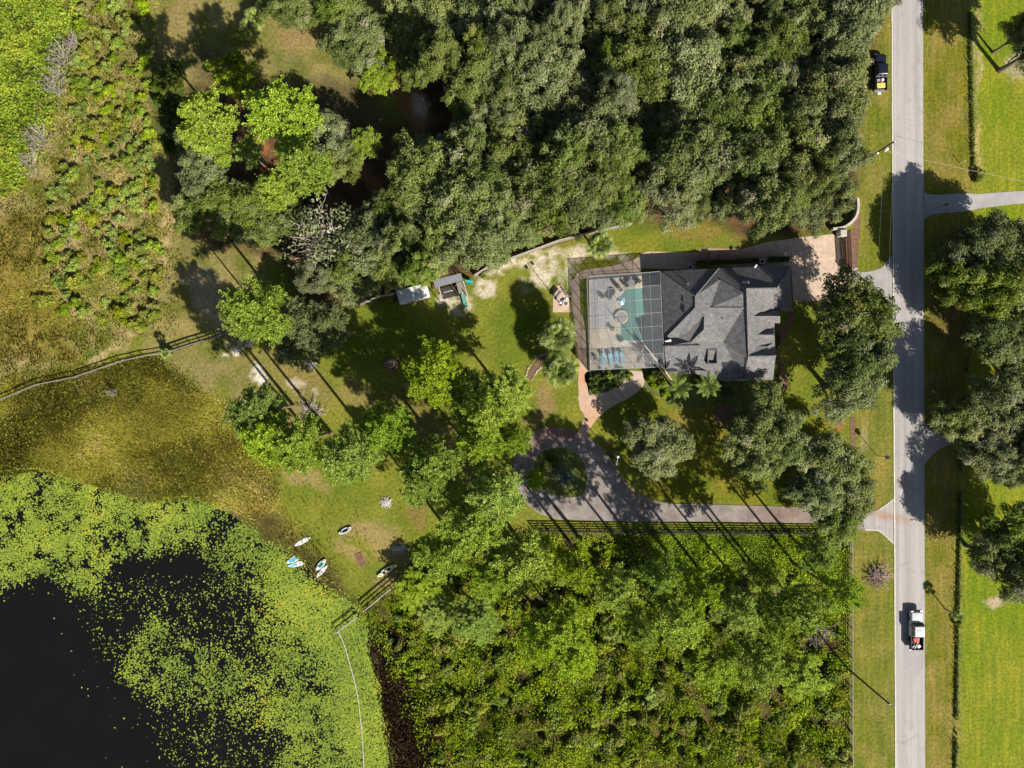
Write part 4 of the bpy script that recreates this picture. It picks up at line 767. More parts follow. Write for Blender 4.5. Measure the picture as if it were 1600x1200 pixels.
FAC = [('A', 'B', 'C'), ('A', 'C', 'D', 'E'), ('C', 'B', 'I'), ('C', 'I', 'G'), ('C', 'G', 'D'), ('D', 'G', 'F'), ('D', 'F', 'V'), ('D', 'V', 'V2', 'E'), ('F', 'F2', 'J', 'V'), ('V', 'J', 'V2'),
    ('G', 'K', 'L', 'F2'), ('F', 'G', 'F2'), ('F2', 'L', 'J'), ('J', 'L', 'M', 'O'), ('J', 'O', 'Q2'), ('I', 'K2', 'G'), ('K2', 'K', 'G'), ('B', 'NE', 'G1'), ('B', 'G1', 'R0'), ('B', 'R0', 'K2'), ('B', 'K2', 'I'), ('NE', 'SE', 'G1'), ('R0', 'G1', 'SE'), ('R0', 'SE', 'S1', 'T1'),
    ('K2', 'R0', 'K'), ('K', 'R0', 'R1'), ('K', 'R1', 'L'), ('L', 'R1', 'W1'), ('L', 'W1', 'N2', 'N'), ('L', 'N', 'M'), ('R0', 'T1', 'R1'), ('T1', 'S1', 'E2'), ('T1', 'E2', 'E3', 'R1'),
    ('R1', 'SR', 'SS', 'SW'), ('R1', 'SW', 'SWW', 'W1'), ('R1', 'SN0', 'SN', 'SR'), ('E', 'V2', 'J', 'Q2', 'Q1'), ('Q1', 'Q2', 'O', 'O2')]
kk = list(RP); rm = MB(); rm.v = [HP(*RP[k]) for k in kk]; rm.f = [tuple(kk.index(c) for c in f) for f in FAC]
me = bpy.data.meshes.new('roof'); me.from_pydata(rm.v, [], rm.f); bm = bmesh.new(); bm.from_mesh(me)
for f in bm.faces:
    f.normal_update()
    if f.normal.z < 0: f.normal_flip()
bm.to_mesh(me); bm.free(); me.materials.append(shingle_m); roof = link('roof', me, house); sm = roof.modifiers.new('thickness', 'SOLIDIFY'); sm.thickness = .14; sm.offset = -1
def gable(x0, x1, y, hw, zr, ze):
    mb = MB(); mb.v = [HP(x0, y, zr), HP(x1, y, zr), HP(x1, y-hw, ze), HP(x0, y-hw, ze), HP(x1, y+hw, ze), HP(x0, y+hw, ze)]; mb.f = [(0, 1, 2, 3), (0, 5, 4, 1)]
    m_ = bpy.data.meshes.new('gable_slopes'); m_.from_pydata(mb.v, [], mb.f); m_.materials.append(shingle_m); o = link('gable_roof', m_, roof); q = o.modifiers.new('thickness', 'SOLIDIFY'); q.thickness = .12
    g = MB(); g.v = [HP(x1-2, y, zr-.12), HP(x1-2, y-hw+1, ze-.1), HP(x1-2, y+hw-1, ze-.1), HP(x1-2.6, y, zr-.12), HP(x1-2.6, y-hw+1, ze-.1), HP(x1-2.6, y+hw-1, ze-.1)]; g.f = [(0, 1, 2), (3, 5, 4), (0, 3, 4, 1), (0, 2, 5, 3)]; g.obj('gable_wall', stucco_m, house)
gable(1171, 1219, 494, 11, 5.0, 3.35); gable(1174, 1209, 523, 9, 4.7, 3.3)
for a, b_ in (('C', 'D'), ('A', 'C'), ('B', 'C'), ('D', 'F'), ('D', 'E'), ('G', 'K'), ('R0', 'R1'), ('R0', 'G1'), ('NE', 'G1'), ('SE', 'G1'), ('R1', 'SR'), ('Q1', 'Q2'), ('F2', 'J'), ('F', 'F2'), ('K2', 'I')):
    p0, p1 = Vector(HP(*RP[a])), Vector(HP(*RP[b_])); n_ = max(2, int((p1-p0).length/.33)); mb = MB()
    for i in range(n_):
        q0 = p0.lerp(p1, i/n_); q1 = p0.lerp(p1, (i+1.15)/n_); mb.tube([q0+Vector((0, 0, .03)), q1+Vector((0, 0, .0))], [.12, .10], 5)
    mb.obj('ridge_cap', shingle_m, roof)
# eave boards and walls
out = [(1034, 427), (1231, 418), (1234, 483), (1217, 484), (1207, 490), (1208, 553), (1205, 591), (1140, 593), (1088, 582), (1045, 579), (1041, 530)]
wl = MB(); n_ = len(out)
for i in range(n_):
    a, b_ = out[i], out[(i+1) % n_]; wl.add([HP(*a, -.1), HP(*b_, -.1), HP(*b_, 2.9), HP(*a, 2.9)], [(0, 1, 2, 3)])
wl.obj('wall', stucco_m, house).modifiers.new('thickness', 'SOLIDIFY').thickness = .2
for x0, x1, y in ((1050, 1062, 580.5), (1070, 1080, 581.5), (1150, 1166, 594), (1180, 1196, 593)):
    wd = MB(); wd.add([HP(x0, y, 1.0), HP(x1, y, 1.0), HP(x1, y, 2.3), HP(x0, y, 2.3)], [(0, 1, 2, 3)]); o = wd.obj('window', glass_m, house); q = o.modifiers.new('thickness', 'SOLIDIFY'); q.thickness = .06; q.offset = 0
for x0, y0_, dx, dy, zc in ((1068, 466.5, 3.6, 10, 4.9), (1069, 482.5, 3, 10, 5.0), (1163.5, 441.5, 10, 4, 5.2), (1157.5, 527, 3.6, 11, 4.8)):
    b0 = MB(); b0.box(HP(x0, y0_, zc), (dx/10, dy/10, .5)); o = b0.obj('roof_vent', blk_m, roof); MB().box((HP(x0, y0_, zc)[0]+dx/20+.05, HP(x0, y0_, zc)[1], zc+.1), (.07, dy/10*.9, .2)).obj('flashing', grey_m, roof)
for x, y, z in ((1131.5, 499.5, 5.4), (1075, 443, 4.9), (1158, 461, 5.75), (1147, 544, 4.7)): MB().tube([HP(x, y, z-.3), HP(x, y, z+.3)], .06, 7).obj('vent_pipe', white_m, roof)
# chimney stack with open dark top
ch = MB()
for cx, cy, dx, dy in ((1105, 557.5, 1.5, 22), (1119, 557.5, 1.5, 22), (1112, 547, 12.5, 1.5), (1112, 568.5, 12.5, 1.5)):
    q = HP(cx, cy, 3.6); ch.box((q[0], q[1], 3.2), (dx/10, dy/10, 1.9))
cho = ch.obj('chimney', shingle_m, house); q = HP(1112, 557.5, 3.6); MB().box((q[0], q[1], 3.2), (1.2, 2.0, .7)).obj('flue', mulch_m, cho)
q = HP(1044, 533, 3.9); MB().box((q[0], q[1], 3.75), (1.1, .55, .2), .3, (.8, .5, 0, 0)).obj('eave_hood', white_m, roof)
q = HP(1181, 416, 3.3); MB().box((q[0], q[1], 3.2), (.55, .22, .25), .9).obj('gutter_head', white_m, house)
for x, y, lab in ((1076, 419, 'air conditioner unit beside the north wall, nearer the pool cage'), (1188, 410, 'air conditioner unit beside the north wall, nearer the court')):
    o = thing('air_conditioner', lab, 'air conditioner', P(x, y)); MB().box((0, 0, .45), (.85, .85, .9)).obj('housing', grey_m, o, .03); MB().lathe((0, 0, .9), [(.36, 0), (.36, .06), (.30, .06), (.30, .02)], 16).obj('fan_ring', white_m, o); MB().lathe((0, 0, .905), [(.28, 0), (.28, .015)], 12).obj('fan_grille', blk_m, o)
# clipped hedges
def hedge(x0, y0, x1, y1, w_, h, lab):
    a, b_ = P(x0, y0), P(x1, y1); L = (b_-a).length; o = thing('hedge', lab, 'hedge', (a+b_)/2, math.atan2((b_-a).y, (b_-a).x)); r = np.random.default_rng(int(x0)); n = int(L*w_*420)+200
    p = np.stack([r.uniform(-L/2, L/2, n), r.uniform(-w_/2, w_/2, n), h*(.55+.5*r.random(n))], -1); v, f = cards(p, np.array([0, 0, .9])+r.normal(size=(n, 3))*.5, .11, .07, r)
    link('foliage', npmesh('foliage', v, f, shrubdk_m, np.repeat(np.clip(.5+.2*r.normal(size=n), 0, 1), 4)), o); mb = MB()
    for i in range(int(L/.6)+1): mb.tube([(-L/2+i*.6, 0, -.05), (-L/2+i*.6, 0, h*.6)], .03, 4)
    mb.obj('stems', bark_m, o)
hedge(1086, 413, 1182, 408, .7, 1.0, 'long clipped hedge along the north wall of the house'); hedge(1198, 407, 1231, 406, .8, 1.0, 'short clipped hedge at the northeast house corner')

# ------------------------------------------------------------------ pool cage, deck, pool
CQ = [(917, 433), (1031, 424), (1038, 573), (922, 578)]
def cpt(u, v):
    x = (CQ[0][0]*(1-u)+CQ[1][0]*u)*(1-v)+(CQ[3][0]*(1-u)+CQ[2][0]*u)*v; y = (CQ[0][1]*(1-u)+CQ[1][1]*u)*(1-v)+(CQ[3][1]*(1-u)+CQ[2][1]*u)*v; return x, y
NU, NV = 7, 7
def cz(u, v): return 3.1+1.0*min(1, min(u, v, 1-v)*NU)
cc0 = P(975, 505); cage = thing('pool_cage', 'screened pool cage of pale aluminium beams attached to the house', 'pool cage', (cc0.x, cc0.y, 0))
def CP(u, v, z=None):
    x, y = cpt(u, v); z = cz(u, v) if z is None else z; q = P(x, y, z); return Vector((q.x-cc0.x, q.y-cc0.y, z))
def base(u, v, z): q = CP(u, v, 3.1); return Vector((q.x, q.y, z))
for i in range(NU+1):
    MB().tube([CP(i/NU, j/NV) for j in range(NV+1)], .024 if i % 7 else .04, 4).obj('beam', alu_m, cage)
for j in range(NV+1):
    MB().tube([CP(i/NU, j/NV) for i in range(NU+1)], .024 if j % 7 else .04, 4).obj('beam', alu_m, cage)
for i in range(NU):
    for j in range(NV):
        o = MB().add([CP(i/NU, j/NV), CP((i+1)/NU, j/NV), CP((i+1)/NU, (j+1)/NV), CP(i/NU, (j+1)/NV)], [(0, 1, 2, 3)]).obj('screen_panel', screen_m, cage)
for (u0, v0, u1, v1, n_) in ((0, 0, 0, 1, 7), (0, 0, 1, 0, 6), (0, 1, 1, 1, 6)):
    for i in range(n_):
        a = (u0+(u1-u0)*i/n_, v0+(v1-v0)*i/n_); b_ = (u0+(u1-u0)*(i+1)/n_, v0+(v1-v0)*(i+1)/n_)
        MB().add([base(*a, .1), base(*b_, .1), base(*b_, 3.1), base(*a, 3.1)], [(0, 1, 2, 3)]).obj('screen_panel', screenw_m, cage)
        MB().tube([base(*a, 0), base(*a, 3.1)], .05, 4).obj('post', bronze_m, cage)
    MB().tube([base(u0, v0, 1.0), base(u1, v1, 1.0)], .035, 4).obj('rail', bronze_m, cage); MB().tube([base(u0, v0, .12), base(u1, v1, .12)], .05, 4).obj('rail', bronze_m, cage)
def PR(poly): return [tuple(P(x, y)[:2]) for x, y in poly]
tag(MB().prism(PR([(920, 430), (975, 427), (978, 452), (970, 462), (970, 532), (1000, 532), (1000, 575), (922, 579)]), -.05, .13).obj('pool_deck', deck_m), 'beige pool deck inside the cage', None, None, 'structure')
tag(MB().prism(PR([(975.2, 427), (1032, 424), (1038, 572), (1000.2, 575), (1000.2, 532), (1006, 531), (1006, 450), (978.2, 451.8)]), -.05, .125).obj('pool_deck', deck_m), 'shaded beige pool deck beside the house', None, None, 'structure')
tag(MB().prism(PR([(922.5, 433), (958, 431), (959, 511), (925, 513)]), .10, .137).obj('tiled_terrace', tile_m), 'grey tiled terrace along the west side of the deck', None, None, 'structure')
me = bpy.data.meshes.new('pool_water'); me.from_pydata([(*P(*p)[:2], .06) for p in [(1007, 449), (975, 450), (968, 462), (968, 533), (1007, 533)]], [], [(0, 1, 2, 3, 4)]); me.materials.append(pool_m); me.update()
if me.polygons[0].normal.z < 0: me.flip_normals()
tag(link('pool_water', me), 'teal swimming pool water', None, None, 'structure')
o = thing('spa', 'round raised spa with dark cover at the pool edge', 'spa', P(970.5, 495.5)); MB().lathe((0, 0, 0), [(1.05, .0), (1.05, .45), (.78, .47), (.76, .3)], 28).obj('coping', deck_m, o); MB().lathe((0, 0, .36), [(.77, 0), (.77, .04), (.1, .09)], 28).obj('cover', grey_m, o)
def lounger(px, py, rz, lab):
    o = thing('pool_lounger', lab, 'lounger', P(px, py)+Vector((0, 0, .13)), rz, 'blue loungers on the pool deck')
    MB().box((0, -.25, .30), (.62, 1.3, .07)).obj('seat', blue_m, o, .02); b = MB().box((0, 0, 0), (.62, .72, .07)).obj('backrest', blue_m, o, .02); b.location = (0, .68, .47); b.rotation_euler = (.5, 0, 0)
    for sx in (-1, 1):
        for sy in (-.8, .35): MB().tube([(sx*.28, sy, 0), (sx*.28, sy, .28)], .025, 5).obj('leg', white_m, o)
    fr = MB()
    for sx in (-1, 1): fr.tube([(sx*.31, -.9, .28), (sx*.31, .42, .28)], .025, 5)
    fr.obj('frame', white_m, o)
lounger(942.5, 562, .03, 'faded blue pool lounger, leftmost of four'); lounger(954, 562, .2, 'pale blue pool lounger, second from left'); lounger(963, 559, .12, 'blue pool lounger, third from left'); lounger(972, 560, .22, 'pale blue pool lounger, rightmost of four')
def chair(px, py, rz, lab, m_=None):
    o = thing('patio_chair', lab, 'chair', P(px, py)+Vector((0, 0, .13)), rz); m_ = m_ or bronze_m
    MB().box((0, 0, .42), (.52, .52, .06)).obj('seat', m_, o, .02); MB().box((0, .27, .72), (.52, .06, .55)).obj('backrest', m_, o, .02)
    for sx in (-1, 1):
        for sy in (-1, 1): MB().tube([(sx*.22, sy*.22, 0), (sx*.22, sy*.22, .42)], .022, 5).obj('leg', m_, o)
        MB().box((sx*.28, 0, .62), (.05, .5, .04)).obj('armrest', m_, o)
chair(933, 564, .1, 'pale frame chair beside the leftmost lounger', grey_m); chair(964, 447, .8, 'brown patio chair at the north end of the pool deck'); chair(969, 453, 2.4, 'brown patio chair nearest the pool corner'); chair(979, 447, 1.2, 'brown patio chair beside the glass table'); chair(992, 442, -.6, 'brown patio chair on the house side of the glass table')
def table(px, py, r, h, lab, m_, n=20):
    o = thing('patio_table', lab, 'table', P(px, py)+Vector((0, 0, .13))); MB().lathe((0, 0, h-.04), [(r, 0), (r, .04)], n).obj('table_top', m_, o); MB().tube([(0, 0, 0), (0, 0, h-.04)], .05, 7).obj('pedestal', bronze_m, o); MB().lathe((0, 0, 0), [(r*.5, 0), (r*.45, .04)], 12).obj('foot', bronze_m, o)
table(985, 443, .55, .72, 'round patio table by the north end of the pool', grey_m); table(974, 536, .45, .72, 'small pale round table at the south end of the pool', white_m)
o = thing('sun_umbrella', 'small blue and white sun umbrella at the pool edge', 'umbrella', P(967.5, 472)+Vector((0, 0, .13))); MB().tube([(0, 0, 0), (0, 0, 1.9)], .025, 6).obj('pole', white_m, o); MB().lathe((0, 0, 1.55), [(.75, 0), (.72, .05), (.06, .38), (.02, .4)], 8).obj('canopy', bluep_m, o); MB().lathe((0, 0, 0), [(.25, 0), (.22, .08)], 10).obj('base', stone_m, o)
for i in range(4):
    a = i*1.57; MB().add([(0, 0, 1.965), (.72*math.cos(a), .72*math.sin(a), 1.615), (.72*math.cos(a+.78), .72*math.sin(a+.78), 1.615)], [(0, 1, 2)]).obj('white_panel', white_m, o)
def pot(px, py, lab, r=.3, z=.13):
    p = P(px, py); o = thing('potted_plant', lab, 'plant', (p.x, p.y, z)); MB().lathe((0, 0, 0), [(r*.6, 0), (r, .45), (r*.9, .45), (r*.85, .38)], 12).obj('pot', stucco_m, o); rr = np.random.default_rng(int(px)); n = 130
    e = rr.normal(size=(n, 3)); e[:, 2] = np.abs(e[:, 2]); e /= np.linalg.norm(e, axis=1, keepdims=True); v, f = cards(np.array([0, 0, .5])+e*.42*rr.random((n, 1)), e+np.array([0, 0, .6]), .12, .05, rr); link('foliage', npmesh('foliage', v, f, shrubdk_m, np.repeat(rr.random(n), 4)), o)
pot(970, 532, 'potted plant beside the small pale table'); pot(941, 464, 'brown potted plant on the grey terrace', .4); pot(952, 466, 'second potted plant on the grey terrace', .35); pot(956, 514, 'small potted plant at the terrace corner', .2); pot(998, 440, 'potted plant in the north deck corner')

# ------------------------------------------------------------------ fences and walls
def rail_fence(pts, h, nr, spacing, mp, mr, label, name='fence', pw=.12, rw=(.04, .14), toprail=None, cap=None, picket=None):
    a0 = P(*pts[0]); o = thing(name, label, 'fence', (a0.x, a0.y, 0)); W = [P(*p)-Vector((a0.x, a0.y, 0)) for p in pts]; first = True
    for i in range(len(W)-1):
        a, b_ = W[i], W[i+1]; d = b_-a; L = d.length; n_ = max(1, round(L/spacing)); rz = math.atan2(d.y, d.x)
        pm = MB().box((0, 0, h/2-.1), (pw, pw, h+.2)).mesh('post', mp); rmz = MB().box((0, 0, 0), (L/n_*.99, *rw)).mesh('rail', mr); tm = MB().box((0, 0, 0), (L/n_*.995, .10, .04)).mesh('cap_rail', toprail) if toprail else None
        for k in range(n_+(i == len(W)-2)):
            q = link('post', pm, o); p = a.lerp(b_, k/n_); zz0 = gz(p.x+a0.x, p.y+a0.y); q.location = (p.x, p.y, max(-.2, zz0)); q.rotation_euler[2] = rz
            if k == n_: continue
            c = a.lerp(b_, (k+.5)/n_); off = Vector((-math.sin(rz), math.cos(rz), 0))*(pw/2+rw[0]/2)
            for r_ in range(nr):
                q = link('rail', rmz, o); q.location = (c.x+off.x, c.y+off.y, max(-.2, zz0)+h*(r_+.65)/(nr)); q.rotation_euler[2] = rz
            if tm: q = link('cap_rail', tm, o); q.location = (c.x, c.y, max(-.2, zz0)+h+.035); q.rotation_euler[2] = rz
            if picket:
                m_ = int(L/n_/picket)
                for w_ in range(m_):
                    key = ('picket', round(h, 2)); MATS.setdefault(key, MB().box((0, 0, h/2), (picket*.93, .025, h*.96)).mesh('picket', mr)); q = link('picket', MATS[key], o); p2 = a.lerp(b_, (k+(w_+.5)/m_)/n_); q.location = (p2.x-off.x*.6, p2.y-off.y*.6, zz0); q.rotation_euler[2] = rz
    return o
rail_fence([(835, 828), (1000, 830), (1320, 833)], 1.35, 4, 2.1, darkwood_m, darkwood_m, 'dark four-board fence between the driveway and the thicket', toprail=darkwood_m)
rail_fence([(1326, 840), (1326.5, 1000), (1327, 1230)], 1.3, 3, 2.4, wood_m, wood_m, 'grey wooden rail fence along the west road verge', toprail=wood_m)
rail_fence([(264, 552), (300, 540), (330, 531), (362, 520)], 1.2, 3, 1.6, darkwood_m, darkwood_m, 'short dark rail fence at the west corner of the lawn', toprail=wood_m)
rail_fence([(0, 627), (60, 602), (120, 590), (190, 566), (225, 558), (258, 553)], 1.1, 2, 2.6, wood_m, wood_m, 'thin weathered fence crossing the marsh meadow')
rail_fence([(570, 952), (636, 897)], 1.3, 3, 2.0, darkwood_m, darkwood_m, 'lakeside rail fence with pale top board behind the canoe', toprail=stone_m)
rail_fence([(527, 987), (560, 962)], 1.1, 2, 1.7, darkwood_m, wood_m, 'short rail fence running into the water', toprail=stone_m)
rail_fence([(556, 479), (600, 463), (618, 459)], 1.6, 2, 2.2, wood_m, wood_m, 'wooden garden fence left of the white trailer', picket=.3, toprail=wood_m)
rail_fence([(742, 432), (766, 417), (800, 405), (870, 379), (920, 366), (985, 352)], 1.6, 2, 2.4, wood_m, wood_m, 'pale board garden fence along the wood edge', picket=.3, toprail=stone_m)
# overgrown wire fence on the east field
def vine_fence(pts, lab, seed, dens=1.0):
    a0 = P(*pts[0]); o = thing('vine_fence', lab, 'fence', (a0.x, a0.y, 0)); W = [P(*p)-Vector((a0.x, a0.y, 0)) for p in pts]; r = np.random.default_rng(seed); allp = []
    pm = MB().tube([(0, 0, -.2), (0, 0, 1.3)], .05, 6).mesh('post', wood_m)
    for i in range(len(W)-1):
        a, b_ = W[i], W[i+1]; L = (b_-a).length; n_ = max(1, round(L/3))
        for k in range(n_): link('post', pm, o).location = a.lerp(b_, k/n_)
        for hgt in (.4, .8, 1.2): MB().tube([a+Vector((0, 0, hgt)), b_+Vector((0, 0, hgt))], .008, 3).obj('wire', grey_m, o)
        m_ = int(L*60*dens); t = r.random(m_); keep = fbm(t*L, t*0, 2.5, seed+i) > .33; t = t[keep]; m_ = len(t); p = np.array(a)+np.outer(t, np.array(b_-a)); p[:, 0] += r.normal(size=m_)*.12; p[:, 2] += r.random(m_)*.6*(.35+.65*fbm(t*L, t*0+9, 3, seed+4)); allp.append(p)
    p = np.concatenate(allp); n = len(p); v, f = cards(p, r.normal(size=(n, 3))+np.array([0, 0, .5]), .13*(.6+.8*r.random(n)), .07, r); link('foliage', npmesh('foliage', v, f, shrubdk_m, np.repeat(np.clip(.35+.2*r.normal(size=n), 0, 1), 4)), o)
vine_fence([(1513, -20), (1516, 100), (1520, 262)], 'vine-grown wire fence of the east field, upper stretch', 5, 1.1); vine_fence([(1518, 345), (1512, 560), (1502, 670)], 'vine-grown wire fence in the shade of the east oaks', 6, .5); vine_fence([(1500, 712), (1497, 900), (1494, 1080), (1491, 1220)], 'vine-grown wire fence of the east field, lower stretch', 7, 1.5)
# curved entrance wall
def curved_wall(pts, h, t_, lab):
    c = [P(*p) for p in smooth(pts, 8, False)]; a0 = c[0].copy(); o = thing('entrance_wall', lab, 'wall', a0); L_, R2 = [], []
    for i, p in enumerate(c):
        d = (c[min(i+1, len(c)-1)]-c[max(0, i-1)]).normalized(); n = Vector((-d.y, d.x, 0))*t_/2; L_.append(tuple((p-a0+n)[:2])); R2.append(tuple((p-a0-n)[:2]))
    MB().prism(L_+R2[::-1], -.1, h).obj('masonry', stucco_m, o)
    L_, R2 = [tuple(Vector(x)*1) for x in L_], R2
    MB().prism([(x+(x-y[0])*.15, z+(z-y[1])*.15) for (x, z), y in zip(L_, R2)]+[(x+(x-y[0])*.15, z+(z-y[1])*.15) for (x, z), y in list(zip(R2, L_))[::-1]], h, h+.08).obj('coping', stone_m, o); return o
curved_wall([(1297, 360), (1312, 358), (1324, 351), (1333, 340), (1336, 325), (1335, 312)], 1.1, .3, 'curved pale stucco entrance wall north of the court')
o = thing('gate_pier', 'square stucco pier at the end of the entrance wall', 'pier', P(1311, 367)); MB().box((0, 0, .7), (.9, .9, 1.5)).obj('shaft', stucco_m, o); MB().box((0, 0, 1.5), (1.1, 1.1, .12), 0, (.8, .8, 0, 0)).obj('cap', stone_m, o)
o = thing('gate_pier', 'square stucco pier beside the asphalt apron', 'pier', P(1328, 425)); MB().box((0, 0, .7), (.8, .8, 1.5)).obj('shaft', stucco_m, o); MB().box((0, 0, 1.5), (1.0, 1.0, .12), 0, (.8, .8, 0, 0)).obj('cap', stone_m, o)
def slat_gate(x0, y0, x1, y1, lab):
    a, b_ = P(x0, y0), P(x1, y1); L = (b_-a).length; o = thing('slat_gate', lab, 'gate', a, math.atan2((b_-a).y, (b_-a).x)); bmh = MB().box((0, 0, .75), (.10, .03, 1.35)).mesh('slat', redwood_m); n_ = int(L/.16)
    for i in range(n_): link('slat', bmh, o).location = ((i+.5)*L/n_, 0, 0)
    for z in (.3, 1.25): MB().box((L/2, .035, z), (L, .04, .1)).obj('cross_rail', darkwood_m, o)
    for x in (0, L): MB().box((x, 0, .75), (.1, .1, 1.6)).obj('post', darkwood_m, o)
slat_gate(1315, 374, 1318, 424, 'red brown slatted gate along the mulch bed'); slat_gate(1322, 362, 1325, 424, 'second slatted gate leaf in the middle of the mulch bed')
slat_gate(896, 530, 902, 560, 'dark slatted side gate at the west paver walk')
# pale stones edging the west lawn bed
r = random.Random(4); stm = [MB().lathe((0, 0, 0), [(.10, -.05), (.2, .03), (.16, .12), (.05, .16)], 7).mesh('stone', ash_m) for _ in range(1)]
sheet('stone_bed', smooth([(824, 590), (832, 572), (846, 558), (858, 556), (852, 566), (838, 578), (830, 592)], 4), .006, mulch_m, 'narrow mulch bed edged with pale stones')
bed = bpy.data.objects['stone_bed']
for pl in ([(821, 591), (827, 573), (842, 557), (856, 552)], [(832, 593), (839, 580), (852, 568), (862, 560)]):
    for x, y in smooth(pl, 7, False): q = link('stone', stm[0], bed); q.location = P(x+r.uniform(-.6, .6), y+r.uniform(-.6, .6)); s_ = r.uniform(.35, .95); q.scale = (s_, s_*r.uniform(.7, 1.2), s_); q.rotation_euler[2] = r.random()*6

# ------------------------------------------------------------------ vehicles (nose towards +Y)
def wheels(o, xs, ys, r=.38):
    tm = MB().tube([(-.13, 0, 0), (.13, 0, 0)], r, 18).mesh('tyre', tyre_m); rm_ = MB().tube([(-.14, 0, 0), (.14, 0, 0)], r*.58, 14).mesh('rim', chrome_m)
    for sx in (-1, 1):
        for y in ys: w_ = link('wheel', tm, o); w_.location = (sx*xs, y, r); link('rim', rm_, w_)
def pickup(px, py, rz, label, paint, load, cab, L=5.7, Wd=1.95, roofc=None, bedc=None):
    o = thing('pickup_truck', label, 'pickup truck', P(px, py)+Vector((0, 0, .03)), rz); hy = L/2; c0, c1 = cab   # cab from c0 (rear) to c1 (front), along y
    MB().box((0, (c1+hy)/2-.1, .78), (Wd, hy-c1+.2, .62), 0, (.86, .90, 0, -.05)).obj('bonnet', paint, o, .14, True)
    MB().box((0, (c0+c1)/2, .76), (Wd, c1-c0, .72)).obj('cab_body', paint, o, .05, True)
    g = MB().box((0, (c0+c1)/2, 1.42), (Wd*.94, c1-c0, .62), 0, (.85, .74, 0, -.14)).obj('window', glass_m, o, .06)
    MB().box((0, (c0+c1)/2-.12, 1.755), (Wd*.82, (c1-c0)*.78, .10), 0, (.88, .88, 0, 0)).obj('roof', roofc or paint, o, .045, True)
    for sx in (-1, 1):
        for y0, y1 in ((c0+.05, c0+.22), (c1-.06, c1-.45), ((c0+c1)/2-.05, (c0+c1)/2-.07)): MB().tube([(sx*Wd*.465, y0, 1.1), (sx*Wd*.395, y1, 1.74)], .035, 5).obj('pillar', paint, o)
        MB().box((sx*(Wd/2+.13), c1-.35, 1.18), (.2, .1, .17)).obj('mirror', blk_m, o, .02)
        MB().box((sx*Wd*.36, hy-.02, .86), (.36, .08, .18)).obj('headlight', chrome_m, o, .02); MB().box((sx*(Wd/2-.1), -hy+.03, .85), (.16, .06, .32)).obj('tail_light', red_m, o)
        MB().box((sx*(Wd/2-.06), (-hy+c0)/2, .82), (.12, c0+hy, .62)).obj('bed_side', bedc or paint, o, .03)
    MB().box((0, (-hy+c0)/2, .62), (Wd-.24, c0+hy-.1, .06)).obj('bed_floor', blk_m, o); MB().box((0, -hy+.05, .82), (Wd-.26, .07, .58)).obj('tailgate', bedc or paint, o, .02); MB().box((0, c0-.04, .9), (Wd-.26, .06, .6)).obj('bed_front', bedc or paint, o)
    MB().box((0, hy+.06, .6), (Wd*.96, .16, .24)).obj('front_bumper', chrome_m, o, .04); MB().box((0, -hy-.07, .58), (Wd*.9, .16, .18)).obj('rear_bumper', chrome_m, o, .03); MB().box((0, hy+.01, .84), (Wd*.5, .05, .26)).obj('grille', blk_m, o)
    MB().box((0, 0, .48), (Wd*.8, L*.94, .2)).obj('chassis', blk_m, o); wheels(o, Wd/2-.14, (-L*.3, L*.31)); load(o, -hy, c0, Wd); return o
def load_white(o, y0, y1, Wd):
    MB().box((-.1, y1-.55, .85), (.9, .6, .4), .2).obj('toolbox', red_m, o, .03); MB().tube([(.45, y1-.4, .9), (-.3, y0+.3, .95)], .05, 5).obj('pipe', white_m, o); MB().lathe((-.35, y0+.35, .66), [(.26, 0), (.28, .25), (.2, .25), (.12, .1)], 14).obj('reel', white_m, o); MB().box((.35, y0+.55, .8), (.5, .45, .3), .5).obj('crate', white_m, o, .02); MB().box((.1, y0+1.1, .78), (.6, .3, .25), -.4).obj('bundle', redwood_m, o)
    MB().tube([(-.8, y1-.1, 1.25), (.8, y1-.1, 1.25)], .04, 5).obj('ladder_rack', blk_m, o)
    mk = MB()
    for i in range(9): mk.box((-.42+i*.105, .28+.015*(i % 2), 1.815), (.07, .06+.04*(i % 3 == 0), .012))
    mk.obj('roof_lettering', grey_m, o)
def load_navy(o, y0, y1, Wd):
    MB().box((.05, y0+.75, .84), (1.25, .75, .35), .05).obj('timber_load', yellow_m, o, .03); MB().box((.0, y0+1.15, 1.0), (.35, .2, .15), .5).obj('red_can', red_m, o, .02); MB().lathe((.3, y1-.45, .66), [(.2, 0), (.22, .4), (.1, .42)], 12).obj('bucket', white_m, o); MB().box((-.3, y1-.5, .8), (.5, .4, .3), .2).obj('crate', grey_m, o); MB().box((0, y0-.32, .5), (.5, .36, .12)).obj('hitch_step', white_m, o, .02)
    MB().tube([(-.85, y1-.05, 1.2), (.85, y1-.05, 1.2)], .035, 5).obj('headache_rack', chrome_m, o)
pickup(1427, 982, 0, 'white pickup truck with tools in its bed driving on the road', truckw_m, load_white, (-.85, 1.3), 6.0, 1.95, truckw_m, blk_m)
pickup(1371, 117, 0, 'dark navy pickup with a yellow load parked on the verge', navy_m, load_navy, (-.75, 1.35), 5.6, 1.9, navy_m, navy_m)

